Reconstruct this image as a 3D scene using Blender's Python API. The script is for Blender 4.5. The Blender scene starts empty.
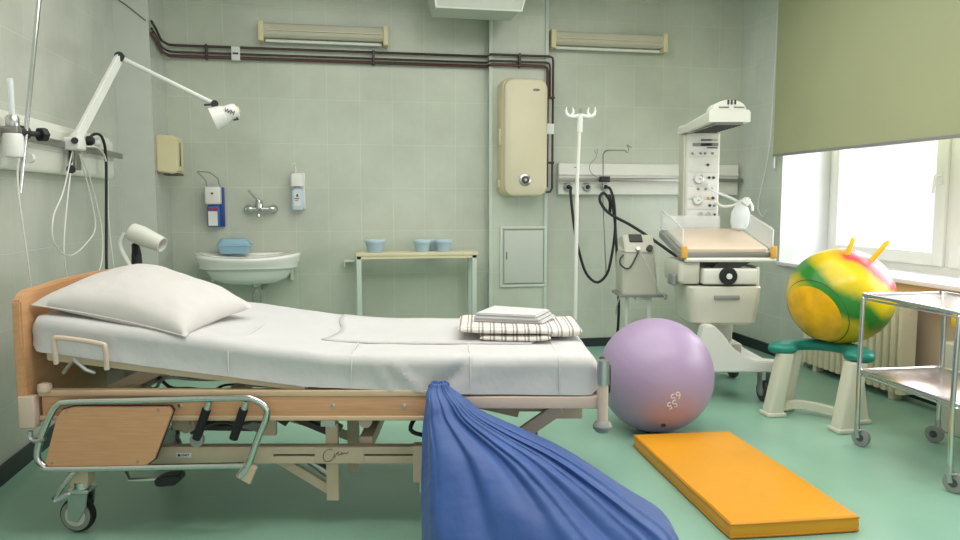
import bpy, bmesh, math, random
from mathutils import Vector, Matrix, noise
R = math.radians
random.seed(7)
C = bpy.context.scene.collection
YAW = R(10.5)                       # the bed and the baby warmer stand turned this much to the walls
PI = math.pi

# ------------------------------------------------------------------ materials
def mat(name, col, rough=.5, metal=0., spec=.5, var=.04, vscale=6., bump=0., bscale=40., coat=0., trans=0., alpha=1., sheen=0., stretch=None, sss=0.):
    m = bpy.data.materials.new(name); m.use_nodes = True
    nt = m.node_tree; b = nt.nodes['Principled BSDF']
    b.inputs['Roughness'].default_value = rough; b.inputs['Metallic'].default_value = metal
    b.inputs['Specular IOR Level'].default_value = spec
    b.inputs['Coat Weight'].default_value = coat; b.inputs['Coat Roughness'].default_value = .15
    b.inputs['Transmission Weight'].default_value = trans; b.inputs['Alpha'].default_value = alpha
    b.inputs['Sheen Weight'].default_value = sheen
    tc = nt.nodes.new('ShaderNodeTexCoord'); mp = nt.nodes.new('ShaderNodeMapping')
    nt.links.new(tc.outputs['Object'], mp.inputs[0])
    if stretch: mp.inputs['Scale'].default_value = stretch
    n = nt.nodes.new('ShaderNodeTexNoise'); n.inputs['Scale'].default_value = vscale; n.inputs['Detail'].default_value = 4
    nt.links.new(mp.outputs[0], n.inputs['Vector'])
    r = nt.nodes.new('ShaderNodeValToRGB')
    c = col
    r.color_ramp.elements[0].position = .3; r.color_ramp.elements[1].position = .7
    r.color_ramp.elements[0].color = (c[0]*(1-var), c[1]*(1-var), c[2]*(1-var), 1)
    r.color_ramp.elements[1].color = (min(1, c[0]*(1+var)), min(1, c[1]*(1+var)), min(1, c[2]*(1+var)), 1)
    nt.links.new(n.outputs['Fac'], r.inputs[0]); nt.links.new(r.outputs[0], b.inputs['Base Color'])
    if bump:
        n2 = nt.nodes.new('ShaderNodeTexNoise'); n2.inputs['Scale'].default_value = bscale; n2.inputs['Detail'].default_value = 3
        nt.links.new(mp.outputs[0], n2.inputs['Vector'])
        bp = nt.nodes.new('ShaderNodeBump'); bp.inputs['Strength'].default_value = bump; bp.inputs['Distance'].default_value = .02
        nt.links.new(n2.outputs['Fac'], bp.inputs['Height']); nt.links.new(bp.outputs[0], b.inputs['Normal'])
    return m
def srgb(r, g, b):
    f = lambda c: (c/255/12.92) if c/255 <= .04045 else ((c/255+.055)/1.055)**2.4
    return (f(r), f(g), f(b))
def tilemat(name, axis, base, w=.245, h=.33, ox=0., oz=0.):
    """glossy wall tiles; axis 'x' -> pattern on X/Z, 'y' -> on Y/Z"""
    m = bpy.data.materials.new(name); m.use_nodes = True
    nt = m.node_tree; b = nt.nodes['Principled BSDF']; N = nt.nodes.new; L = nt.links.new
    tc = N('ShaderNodeTexCoord'); sp = N('ShaderNodeSeparateXYZ'); L(tc.outputs['Object'], sp.inputs[0])
    cb = N('ShaderNodeCombineXYZ')
    L(sp.outputs['X' if axis == 'x' else 'Y'], cb.inputs[0]); L(sp.outputs['Z'], cb.inputs[1])
    mp = N('ShaderNodeMapping'); mp.inputs['Location'].default_value = (ox, oz, 0); L(cb.outputs[0], mp.inputs[0])
    br = N('ShaderNodeTexBrick'); br.offset = 0; br.squash = 1
    br.inputs['Scale'].default_value = 1; br.inputs['Brick Width'].default_value = w; br.inputs['Row Height'].default_value = h
    br.inputs['Mortar Size'].default_value = .003; br.inputs['Mortar Smooth'].default_value = .6; br.inputs['Bias'].default_value = 0
    br.inputs['Color1'].default_value = (*[c*.975 for c in base], 1); br.inputs['Color2'].default_value = (*[c*1.02 for c in base], 1)
    br.inputs['Mortar'].default_value = (*[min(1, c*1.13) for c in base], 1)
    L(mp.outputs[0], br.inputs['Vector'])
    n = N('ShaderNodeTexNoise'); n.inputs['Scale'].default_value = 2.2; n.inputs['Detail'].default_value = 5; n.inputs['Roughness'].default_value = .6
    L(tc.outputs['Object'], n.inputs['Vector'])
    mr = N('ShaderNodeMapRange'); mr.inputs['From Min'].default_value = .3; mr.inputs['From Max'].default_value = .7
    mr.inputs['To Min'].default_value = .90; mr.inputs['To Max'].default_value = 1.08
    L(n.outputs['Fac'], mr.inputs[0])
    mx = N('ShaderNodeVectorMath'); mx.operation = 'SCALE'
    L(br.outputs['Color'], mx.inputs[0]); L(mr.outputs[0], mx.inputs['Scale']); L(mx.outputs[0], b.inputs['Base Color'])
    b.inputs['Roughness'].default_value = .2; b.inputs['Specular IOR Level'].default_value = .45
    bp = N('ShaderNodeBump'); bp.inputs['Strength'].default_value = .25; bp.inputs['Distance'].default_value = .004
    n3 = N('ShaderNodeTexNoise'); n3.inputs['Scale'].default_value = 6; n3.inputs['Detail'].default_value = 2
    L(tc.outputs['Object'], n3.inputs['Vector'])
    ad = N('ShaderNodeMath'); ad.operation = 'SUBTRACT'
    L(n3.outputs['Fac'], ad.inputs[0]); L(br.outputs['Fac'], ad.inputs[1]); L(ad.outputs[0], bp.inputs['Height'])
    L(bp.outputs[0], b.inputs['Normal'])
    return m

M = {}
M['tile_back'] = tilemat('wall_tiles_back', 'x', srgb(192, 198, 183), ox=.10, oz=.02)
M['tile_side'] = tilemat('wall_tiles_side', 'y', srgb(190, 192, 182), ox=.05, oz=.02)
M['tile_right_lit'] = tilemat('wall_tiles_right_lit', 'y', srgb(208, 215, 206), ox=.05, oz=.02)  # side tiles again, light painted in: brightened where the right wall rendered too dark
M['plaster'] = mat('painted_plaster', srgb(196, 200, 190), .55, var=.03)
M['ceiling'] = mat('ceiling_paint', srgb(205, 208, 198), .8)
M['floor'] = mat('green_vinyl', srgb(142, 184, 163), .30, var=.10, vscale=1.6, bump=.05, bscale=9, spec=.5)
M['base'] = mat('dark_baseboard', srgb(38, 48, 50), .5)
M['trimpaint'] = mat('pale_trim', srgb(200, 210, 200), .4)
M['white'] = mat('white_plastic', srgb(226, 226, 220), .35, var=.02)
M['panelwhite'] = mat('white_enamel_panel', srgb(222, 222, 212), .4, var=.02)
M['glosswhite'] = mat('white_ceramic', srgb(238, 236, 230), .12, coat=.4, var=.02)
M['windowwhite'] = mat('window_frame_white', srgb(228, 228, 222), .4, var=.02)
M['cream'] = mat('cream_plastic', srgb(208, 200, 172), .38, var=.02)
M['creamdark'] = mat('yellowed_plastic', srgb(218, 208, 170), .45, var=.04)
M['ivory'] = mat('ivory_cover', srgb(198, 194, 176), .45, var=.03)
M['grey'] = mat('grey_plastic', srgb(140, 143, 140), .45)
M['greymetal'] = mat('brushed_grey_metal', srgb(150, 148, 142), .35, metal=.8)
M['medgrey'] = mat('machine_grey_plastic', srgb(204, 203, 188), .4, var=.02)
M['darkgrey'] = mat('dark_grey_plastic', srgb(70, 70, 68), .5)
M['black'] = mat('black_rubber', srgb(22, 23, 25), .5)
M['chrome'] = mat('chrome_steel', srgb(205, 208, 206), .18, metal=1, var=.02)
M['steel'] = mat('satin_steel', srgb(190, 190, 188), .3, metal=1, var=.03)
M['shelf'] = mat('steel_tray_pink_sheen', srgb(228, 212, 212), .22, metal=.85, var=.03)
M['sheet'] = mat('white_cotton', srgb(204, 202, 202), .85, var=.02, bump=.35, bscale=9, sheen=.2)
M['pillow'] = mat('white_pillowcase', srgb(207, 203, 199), .85, var=.02, bump=.4, bscale=7, sheen=.2)
M['beige'] = mat('beige_painted_steel', srgb(205, 186, 160), .4, var=.03)
M['pinkbeige'] = mat('pale_pink_steel', srgb(214, 192, 176), .4, var=.03)
M['wood'] = mat('beech_veneer', srgb(210, 158, 118), .42, var=.09, vscale=9, stretch=(1, 6, 22))
M['woodside'] = mat('beech_headboard', srgb(206, 156, 112), .4, var=.08, vscale=6, stretch=(6, 1, 14))
M['woodlip'] = mat('beech_edge_strip', srgb(214, 184, 150), .45, var=.04)
M['bluebag'] = mat('royal_blue_cloth', srgb(46, 82, 148), .5, var=.12, vscale=5, bump=.6, bscale=7, sheen=.15)
M['purple'] = mat('lilac_rubber', srgb(172, 150, 184), .36, var=.04, vscale=2, spec=.5)
M['mat'] = mat('amber_vinyl', srgb(226, 156, 26), .38, var=.05, vscale=3, bump=.15, bscale=10)
M['matseam'] = mat('amber_piping', srgb(200, 130, 18), .5)
M['teal'] = mat('teal_cushion', srgb(22, 128, 112), .38, var=.04)
M['stool'] = mat('ivory_stool_plastic', srgb(214, 212, 192), .42, var=.03)
M['pot'] = mat('pale_blue_plastic', srgb(176, 200, 216), .4, var=.03)
M['potlid'] = mat('light_blue_lid', srgb(196, 214, 226), .35, var=.02)
M['tray'] = mat('sky_blue_plastic', srgb(150, 190, 210), .35, var=.03)
M['tabletop'] = mat('cream_laminate', srgb(222, 212, 178), .45, var=.03)
M['tableleg'] = mat('white_green_paint', srgb(196, 208, 196), .45, var=.03)
M['pipe'] = mat('dark_red_brown_pipe', srgb(78, 44, 42), .35, var=.15, vscale=12)
M['pipedark'] = mat('dark_pipe', srgb(60, 42, 40), .35)
M['blue'] = mat('blue_plastic', srgb(40, 70, 140), .4)
M['bluelab'] = mat('blue_label', srgb(60, 100, 180), .5)
M['paper'] = mat('white_label', srgb(224, 226, 224), .6)
M['ink'] = mat('dark_ink', srgb(60, 60, 62), .6)
M['red'] = mat('red_mark', srgb(170, 50, 40), .5)
M['orange'] = mat('amber_clip', srgb(220, 165, 70), .4)
M['yellow'] = mat('yellow_rubber', srgb(232, 196, 20), .4)
M['mattresspeach'] = mat('peach_vinyl_pad', srgb(226, 206, 184), .42, var=.02)
M['mattresspeach2'] = mat('sill_board_wood', srgb(226, 190, 140), .5, var=.06)
M['radiator'] = mat('cream_radiator_paint', srgb(224, 216, 190), .4, var=.03)
M['niche'] = mat('niche_wall_tan', srgb(208, 190, 168), .6, var=.04)
M['whitewall'] = mat('white_window_reveal', srgb(232, 232, 236), .6, var=.02)
M['clear'] = mat('clear_acrylic', (.95, .97, .97), .08, alpha=.32, spec=.6)
M['clearbag'] = mat('frosted_mask_plastic', (.9, .95, .96), .2, alpha=.55, spec=.6)
M['translwhite'] = mat('pale_tubing', srgb(225, 225, 215), .3)
M['foam'] = mat('black_foam_grip', srgb(28, 28, 32), .8)
M['grout'] = mat('pale_line', srgb(200, 205, 196), .5)

def glassmat():
    m = bpy.data.materials.new('window_glass'); m.use_nodes = True; nt = m.node_tree
    nt.nodes.remove(nt.nodes['Principled BSDF']); o = nt.nodes['Material Output']
    t = nt.nodes.new('ShaderNodeBsdfTransparent'); g = nt.nodes.new('ShaderNodeBsdfGlossy'); g.inputs['Roughness'].default_value = .02
    mx = nt.nodes.new('ShaderNodeMixShader'); mx.inputs[0].default_value = .06
    nt.links.new(t.outputs[0], mx.inputs[1]); nt.links.new(g.outputs[0], mx.inputs[2]); nt.links.new(mx.outputs[0], o.inputs[0])
    return m
M['glass'] = glassmat()
def blindmat():
    m = mat('sage_green_blind_fabric', srgb(178, 182, 146), .85, var=.02, vscale=3, bump=.05, bscale=200)
    nt = m.node_tree; b = nt.nodes['Principled BSDF']; o = nt.nodes['Material Output']
    t = nt.nodes.new('ShaderNodeBsdfTranslucent'); t.inputs[0].default_value = (*srgb(160, 170, 110), 1)
    mx = nt.nodes.new('ShaderNodeMixShader'); mx.inputs[0].default_value = .12
    nt.links.new(b.outputs[0], mx.inputs[1]); nt.links.new(t.outputs[0], mx.inputs[2]); nt.links.new(mx.outputs[0], o.inputs[0])
    return m
M['blind'] = blindmat()
def checkmat():
    m = bpy.data.materials.new('checked_blanket_cloth'); m.use_nodes = True; nt = m.node_tree; b = nt.nodes['Principled BSDF']; N = nt.nodes.new; L = nt.links.new
    tc = N('ShaderNodeTexCoord'); sp = N('ShaderNodeSeparateXYZ'); L(tc.outputs['Object'], sp.inputs[0])
    def band(sock, off, per, wid):
        a = N('ShaderNodeMath'); a.operation = 'ADD'; a.inputs[1].default_value = 10+off; L(sock, a.inputs[0])
        q = N('ShaderNodeMath'); q.operation = 'MODULO'; q.inputs[1].default_value = per; L(a.outputs[0], q.inputs[0])
        w = N('ShaderNodeMath'); w.operation = 'LESS_THAN'; w.inputs[1].default_value = wid; L(q.outputs[0], w.inputs[0]); return w.outputs[0]
    def mxm(a, c):
        k = N('ShaderNodeMath'); k.operation = 'MAXIMUM'; L(a, k.inputs[0]); L(c, k.inputs[1]); return k.outputs[0]
    s = sp.outputs
    v = mxm(mxm(band(s['X'], 0, .044, .008), band(s['X'], .012, .044, .005)), band(s['Y'], 0, .06, .004))
    mx = N('ShaderNodeMix'); mx.data_type = 'RGBA'
    mx.inputs['A'].default_value = (*srgb(226, 220, 212), 1); mx.inputs['B'].default_value = (*srgb(158, 150, 146), 1)
    L(v, mx.inputs['Factor']); L(mx.outputs['Result'], b.inputs['Base Color']); b.inputs['Roughness'].default_value = .9
    return m
M['check'] = checkmat()
def ballmat():
    m = bpy.data.materials.new('marbled_yellow_green_red_rubber'); m.use_nodes = True; nt = m.node_tree; b = nt.nodes['Principled BSDF']; N = nt.nodes.new; L = nt.links.new
    tc = N('ShaderNodeTexCoord'); sp = N('ShaderNodeSeparateXYZ'); 
    n = N('ShaderNodeTexNoise'); n.inputs['Scale'].default_value = 4.; n.inputs['Detail'].default_value = 4; L(tc.outputs['Object'], n.inputs['Vector'])
    sc = N('ShaderNodeVectorMath'); sc.operation = 'MULTIPLY_ADD'; L(n.outputs['Color'], sc.inputs[0]); sc.inputs[1].default_value = (.14, .14, .14)
    L(tc.outputs['Object'], sc.inputs[2]); 
    dt = N('ShaderNodeVectorMath'); dt.operation = 'DOT_PRODUCT'; L(sc.outputs[0], dt.inputs[0]); dt.inputs[1].default_value = (.49, -.35, .78)
    mr = N('ShaderNodeMapRange'); mr.inputs['From Min'].default_value = -.22; mr.inputs['From Max'].default_value = .37; L(dt.outputs['Value'], mr.inputs[0])
    r = N('ShaderNodeValToRGB'); cr = r.color_ramp
    Y, G, Rd, P = (*srgb(240, 190, 10), 1), (*srgb(40, 130, 40), 1), (*srgb(222, 60, 70), 1), (*srgb(225, 120, 130), 1)
    stops = [(0, Y), (.34, (*srgb(215, 185, 15), 1)), (.42, G), (.52, G), (.60, (*srgb(205, 185, 20), 1)), (.72, (*srgb(242, 205, 20), 1)), (.79, (*srgb(235, 180, 40), 1)), (.83, Rd), (.90, P), (.97, (*srgb(240, 190, 150), 1))]
    while len(cr.elements) < len(stops): cr.elements.new(.5)
    for e, (p, c) in zip(cr.elements, stops): e.position = p; e.color = c
    L(mr.outputs[0], r.inputs[0])
    # right flank: green and red smears
    d2 = N('ShaderNodeVectorMath'); d2.operation = 'DOT_PRODUCT'; L(sc.outputs[0], d2.inputs[0]); d2.inputs[1].default_value = (.65, -.46, -.6)
    m2 = N('ShaderNodeMapRange'); m2.inputs['From Min'].default_value = .18; m2.inputs['From Max'].default_value = .26; L(d2.outputs['Value'], m2.inputs[0])
    n4 = N('ShaderNodeTexNoise'); n4.inputs['Scale'].default_value = 6; L(tc.outputs['Object'], n4.inputs['Vector'])
    r4 = N('ShaderNodeValToRGB'); r4.color_ramp.elements[0].position = .4; r4.color_ramp.elements[0].color = (*srgb(70, 130, 40), 1)
    r4.color_ramp.elements[1].position = .6; r4.color_ramp.elements[1].color = (*srgb(225, 120, 20), 1); L(n4.outputs['Fac'], r4.inputs[0])
    mx = N('ShaderNodeMix'); mx.data_type = 'RGBA'; L(m2.outputs[0], mx.inputs['Factor']); L(r.outputs[0], mx.inputs['A']); L(r4.outputs[0], mx.inputs['B'])
    L(mx.outputs['Result'], b.inputs['Base Color']); b.inputs['Roughness'].default_value = .28
    return m
M['ball'] = ballmat()

# ------------------------------------------------------------------ scene frames
ORG = {}
def place(o, origin, frame):
    a, b, z = origin
    if frame == 'U':
        o.location = (a*math.cos(YAW)+b*math.sin(YAW), -a*math.sin(YAW)+b*math.cos(YAW), z); o.rotation_euler = (0, 0, -YAW)
    else: o.location = (a, b, z)
    ORG[o.name] = Vector(origin)
def thing(name, label, cat, origin, frame='W', group=None):
    o = bpy.data.objects.new(name, None); C.objects.link(o); o.empty_display_size = .1
    place(o, origin, frame); o['label'] = label; o['category'] = cat
    if group: o['group'] = group
    return o

def catmull(pts, n=8, closed=False):
    P = [Vector(p) for p in pts]; out = []
    L = len(P)
    rng = range(L) if closed else range(L-1)
    for i in rng:
        p1, p2 = P[i], P[(i+1) % L]
        p0 = P[i-1] if (i > 0 or closed) else p1*2-p2
        p3 = P[(i+2) % L] if (i+2 < L or closed) else p2*2-p1
        for k in range(n):
            t = k/n
            out.append(.5*((2*p1)+(-p0+p2)*t+(2*p0-5*p1+4*p2-p3)*t*t+(-p0+3*p1-3*p2+p3)*t**3))
    if not closed: out.append(P[-1])
    return out

class MB:
    def __init__(s): s.bm = bmesh.new()
    def box(s, x0, x1, y0, y1, z0, z1, rot=None, piv=None, bev=0.):
        b = bmesh.new()
        bmesh.ops.create_cube(b, size=1)
        for v in b.verts: v.co = Vector(((x0+x1)/2+v.co.x*(x1-x0), (y0+y1)/2+v.co.y*(y1-y0), (z0+z1)/2+v.co.z*(z1-z0)))
        if bev: bmesh.ops.bevel(b, geom=b.edges[:], offset=bev, segments=3, affect='EDGES', profile=.5)
        if rot:
            ax, an = rot; c = Vector(piv) if piv else Vector(((x0+x1)/2, (y0+y1)/2, (z0+z1)/2))
            bmesh.ops.rotate(b, verts=b.verts, cent=c, matrix=Matrix.Rotation(an, 3, ax))
        s._merge(b); return s
    def _merge(s, b):
        m = bpy.data.meshes.new('t'); b.to_mesh(m); b.free(); s.bm.from_mesh(m); bpy.data.meshes.remove(m)
    def bar(s, p0, p1, w, h, side=(0, 1, 0), bev=.002):
        """rectangular bar from p0 to p1; w across 'side', h across the other"""
        p0, p1 = Vector(p0), Vector(p1); d = (p1-p0); L = d.length; d.normalize()
        sd = Vector(side); sd = (sd-d*sd.dot(d)).normalized(); n = d.cross(sd)
        b = bmesh.new(); bmesh.ops.create_cube(b, size=1)
        for v in b.verts: v.co = Vector((v.co.x*L, v.co.y*w, v.co.z*h))
        if bev: bmesh.ops.bevel(b, geom=b.edges[:], offset=min(bev, w*.3, h*.3), segments=2, affect='EDGES')
        mid = (p0+p1)/2
        for v in b.verts: v.co = mid+d*v.co.x+sd*v.co.y+n*v.co.z
        s._merge(b); return s
    def tube(s, pts, r, seg=10, closed=False, smooth=0, caps=True):
        P = catmull(pts, smooth, closed) if smooth else [Vector(p) for p in pts]
        n = len(P); rs = r if isinstance(r, (list, tuple)) else None
        bm = s.bm; rings = []; nrm = None
        for i, p in enumerate(P):
            a = P[i-1] if (i > 0 or closed) else p; c = P[(i+1) % n] if (i < n-1 or closed) else p
            d = (c-a)
            if d.length < 1e-9: d = Vector((0, 0, 1))
            d.normalize()
            if nrm is None:
                nrm = d.orthogonal().normalized()
            else:
                nrm = (nrm-d*nrm.dot(d))
                if nrm.length < 1e-6: nrm = d.orthogonal()
                nrm.normalize()
            bn = d.cross(nrm)
            rr = (rs[min(len(rs)-1, int(round(i*(len(rs)-1)/max(1, n-1))))] if rs else r)
            rings.append([bm.verts.new(p+(nrm*math.cos(2*PI*k/seg)+bn*math.sin(2*PI*k/seg))*rr) for k in range(seg)])
        m = n if closed else n-1
        for i in range(m):
            A, B = rings[i], rings[(i+1) % n]
            for k in range(seg): bm.faces.new((A[k], A[(k+1) % seg], B[(k+1) % seg], B[k]))
        if caps and not closed:
            bm.faces.new(rings[0][::-1]); bm.faces.new(rings[-1])
        return s
    def lathe(s, prof, c=(0, 0, 0), axis='z', seg=28, d=None, caps=True, sx=1., sy=1.):
        """prof: list of (radius, height) along the axis"""
        if d is None: d = {'x': (1, 0, 0), 'y': (0, 1, 0), 'z': (0, 0, 1)}[axis]
        d = Vector(d).normalized()
        a = Vector((1, 0, 0)) if abs(d.z) > .9 else Vector((0, 0, 1)).cross(d).normalized()
        if abs(d.z) > .9: a = (a-d*a.dot(d)).normalized()
        b = d.cross(a); c = Vector(c); rings = []
        for r, h in prof:
            r = max(r, 1e-4)
            rings.append([s.bm.verts.new(c+d*h+(a*math.cos(2*PI*k/seg)*sx+b*math.sin(2*PI*k/seg)*sy)*r) for k in range(seg)])
        for i in range(len(rings)-1):
            A, B = rings[i], rings[i+1]
            for k in range(seg): s.bm.faces.new((A[k], A[(k+1) % seg], B[(k+1) % seg], B[k]))
        if caps: s.bm.faces.new(rings[0][::-1]); s.bm.faces.new(rings[-1])
        return s
    def cyl(s, p0, p1, r0, r1=None, seg=20):
        p0, p1 = Vector(p0), Vector(p1); r1 = r0 if r1 is None else r1; L = (p1-p0).length
        return s.lathe([(r0, 0), (r1, L)], p0, d=(p1-p0), seg=seg)
    def loft(s, rings, closed=True, caps=True):
        V = [[s.bm.verts.new(Vector(p)) for p in r] for r in rings]; n = len(V[0])
        for i in range(len(V)-1):
            for k in range(n if closed else n-1):
                s.bm.faces.new((V[i][k], V[i][(k+1) % n], V[i+1][(k+1) % n], V[i+1][k]))
        if caps and closed: s.bm.faces.new(V[0][::-1]); s.bm.faces.new(V[-1])
        return s
    def prism(s, poly, d0, d1, plane='xz', bev=0.):
        """extrude a polygon; plane xz -> thickness along y, yz -> along x, xy -> along z"""
        b = bmesh.new()
        f = {'xz': lambda p, d: (p[0], d, p[1]), 'yz': lambda p, d: (d, p[0], p[1]), 'xy': lambda p, d: (p[0], p[1], d)}[plane]
        A = [b.verts.new(f(p, d0)) for p in poly]; B = [b.verts.new(f(p, d1)) for p in poly]; n = len(poly)
        b.faces.new(A); b.faces.new(B[::-1])
        for k in range(n): b.faces.new((A[k], B[k], B[(k+1) % n], A[(k+1) % n]))
        bmesh.ops.recalc_face_normals(b, faces=b.faces)
        if bev: bmesh.ops.bevel(b, geom=b.edges[:], offset=bev, segments=2, affect='EDGES')
        s._merge(b); return s
    def build(s, name, m, parent=None, top=None, frame='W', origin=None, kind=None, smooth=True, sub=0, angle=35):
        me = bpy.data.meshes.new(name)
        bmesh.ops.recalc_face_normals(s.bm, faces=s.bm.faces)
        if parent is not None: org = ORG[parent.name]
        elif origin is not None: org = Vector(origin)
        else: org = Vector((0, 0, 0))
        for v in s.bm.verts: v.co -= org
        s.bm.to_mesh(me); s.bm.free()
        me.materials.append(M[m] if isinstance(m, str) else m)
        o = bpy.data.objects.new(name, me); C.objects.link(o)
        if parent is not None:
            o.parent = parent; ORG[o.name] = org
        else: place(o, tuple(org), frame)
        if smooth:
            me.polygons.foreach_set('use_smooth', [True]*len(me.polygons))
            try: me.set_sharp_from_angle(angle=R(angle))
            except Exception: pass
        if sub:
            md = o.modifiers.new('Subdivision', 'SUBSURF'); md.levels = sub; md.render_levels = sub
        if top:
            o['label'] = top[0]; o['category'] = top[1]
            if len(top) > 2: o['group'] = top[2]
        if kind: o['kind'] = kind
        return o
def textmesh(name, body, size, M4, m, parent, ext=.0006):
    cu = bpy.data.curves.new(name, 'FONT'); cu.body = body; cu.size = size; cu.extrude = ext; cu.align_x = 'CENTER'; cu.align_y = 'CENTER'
    to = bpy.data.objects.new('tmp_text', cu); C.objects.link(to)
    dg = bpy.context.evaluated_depsgraph_get(); me = bpy.data.meshes.new_from_object(to.evaluated_get(dg))
    bpy.data.objects.remove(to)
    org = ORG[parent.name]
    me.transform(Matrix.Translation(-org) @ M4); me.materials.clear(); me.materials.append(M[m]); me.name = name
    o = bpy.data.objects.new(name, me); C.objects.link(o); o.parent = parent; ORG[o.name] = org
    return o
def dup(o, delta=(0, 0, 0), label=None, parent=None):
    c = o.copy(); C.objects.link(c)
    if parent: c.parent = parent
    else: c.location = Vector(o.location)+Vector(delta)
    ORG[c.name] = ORG[o.name]
    if label: c['label'] = label
    for ch in list(o.children): dup(ch, parent=c)
    return c
def rbox2(x0, x1, z0, z1, r, n=5):
    pts = []
    for cx, cz, a in ((x1-r, z1-r, 0), (x0+r, z1-r, 90), (x0+r, z0+r, 180), (x1-r, z0+r, 270)):
        for k in range(n+1):
            t = R(a+90*k/n); pts.append((cx+r*math.cos(t), cz+r*math.sin(t)))
    return pts

# ================================================================== THE ROOM
XL, XR, YB, ZC, YF = -1.45, 3.29, 5.79, 2.92, -1.6
MB().box(XL-.12, XR+.6, YF, YB+.12, -.1, 0).build('floor', 'floor', kind='structure', smooth=False)
MB().box(XL-.12, XR+.6, YF, YB+.12, ZC, ZC+.1).build('ceiling', 'ceiling', kind='structure', smooth=False)
MB().box(XL-.12, XR+.12, YB, YB+.12, 0, ZC).build('wall_back', 'tile_back', kind='structure', smooth=False)
MB().box(XL-.12, XL, YF, YB, 0, ZC).build('wall_left', 'tile_side', kind='structure', smooth=False)
MB().box(XL, -1.24, 5.33, YB, 0, ZC).build('wall_pilaster', 'tile_side', kind='structure', smooth=False)
MB().box(XL, -1.236, 5.312, 5.33, 0, ZC).build('trim_1', 'plaster', kind='structure', smooth=False)
MB().box(1.14, 1.585, 5.70, YB, 0, ZC).build('wall_column', 'tile_back', kind='structure', smooth=False)
for i, x in enumerate((1.14, 1.585)):
    MB().box(x-.014, x+.014, 5.688, 5.702, 0, ZC, bev=.004).build('trim_%d' % (i+2), 'trimpaint', kind='structure')
# right wall with the window niche
NY0, NY1, NZ0, NZ1, XW = 1.2, 5.15, .74, 2.6, 3.72
w = MB(); w.box(XR, XR+.12, NY1, YB, 0, ZC); w.build('wall_right', 'tile_right_lit', kind='structure', smooth=False)
MB().box(XR, XR+.6, NY0, NY1, 2.6, ZC).build('wall_right_lintel', 'plaster', kind='structure', smooth=False)
MB().box(XR, XR+.6, YF, NY0, 0, ZC).build('wall_right_near', 'plaster', kind='structure', smooth=False)
MB().box(XR+.14, XR+.6, NY0, NY1, 0, NZ0-.03).build('wall_right_parapet', 'niche', kind='structure', smooth=False)
MB().box(XR, XR+.14, 4.80, NY1, 0, NZ0-.03).build('wall_right_corner', 'tile_right_lit', kind='structure', smooth=False)
MB().box(XR+.12, XR+.6, NY1, NY1+.1, 0, 2.6).build('wall_right_reveal', 'whitewall', kind='structure', smooth=False)
MB().box(XR-.03, XW-.03, NY0, NY1+.0, NZ0-.028, NZ0, bev=.004).build('trim_4', 'whitewall', kind='structure')
MB().box(XR+.015, XR+.05, NY0, 4.75, NZ0-.11, NZ0-.032).build('trim_5', 'mattresspeach2', kind='structure', smooth=False)
# baseboards
MB().box(-1.236, 1.148, YB-.015, YB, 0, .07).build('baseboard_back', 'base', kind='structure', smooth=False)
MB().box(1.618, XR, YB-.015, YB, 0, .07).build('baseboard_back_right', 'base', kind='structure', smooth=False)
MB().box(XL, XL+.015, YF, 5.31, 0, .08).build('baseboard_left', 'base', kind='structure', smooth=False)
MB().box(XR-.015, XR, NY1, YB-.016, 0, .08).build('baseboard_right', 'base', kind='structure', smooth=False)
MB().box(XR+.12, XR+.138, NY0, NY1-.01, 0, .08).build('baseboard_niche', 'base', kind='structure', smooth=False)

# window: frame, mullions, sashes, glass
Z0, Z1 = .79, 2.58
ys = [5.13, 3.98, 2.86, 1.74]
f = MB()
f.box(XW-.03, XW+.04, 1.90, 5.15, NZ0, Z0, bev=.004); f.box(XW-.03, XW+.04, 1.90, 5.15, Z1-.04, 2.6, bev=.004)
for y in (5.13, 3.98, 2.86, 1.95): f.box(XW-.028, XW+.038, y-.028, y+.02, Z0, Z1, bev=.004)
wf = f.build('window_1', 'windowwhite', kind='structure'); ORG[wf.name] = Vector((0, 0, 0))
for i in range(2):
    a, b = ys[i+1]+.02, ys[i]-.03
    s_ = MB(); t = .085
    s_.box(XW-.05, XW+.01, a, a+t, Z0, Z1-.04, bev=.006); s_.box(XW-.05, XW+.01, b-t, b, Z0, Z1-.04, bev=.006)
    s_.box(XW-.05, XW+.01, a+t, b-t, Z0, Z0+t, bev=.006); s_.box(XW-.05, XW+.01, a+t, b-t, Z1-.04-t, Z1-.04, bev=.006)
    so = s_.build('sash', 'windowwhite', wf)
    MB().box(XW-.022, XW-.016, a+t, b-t, Z0+t, Z1-.04-t).build('pane', 'glass', so, smooth=False)
    h = MB(); h.box(XW-.062, XW-.05, a+.025, a+.055, 1.30, 1.38, bev=.004); h.tube([(XW-.06, a+.04, 1.36), (XW-.085, a+.04, 1.36), (XW-.09, a+.045, 1.34), (XW-.09, a+.055, 1.25)], .008, 8, smooth=4)
    h.build('handle', 'windowwhite', so)
MB().box(XW-.04, XW+.14, 1.2, 1.95, NZ0, 2.6).build('wall_right_pier', 'whitewall', kind='structure', smooth=False)

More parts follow.
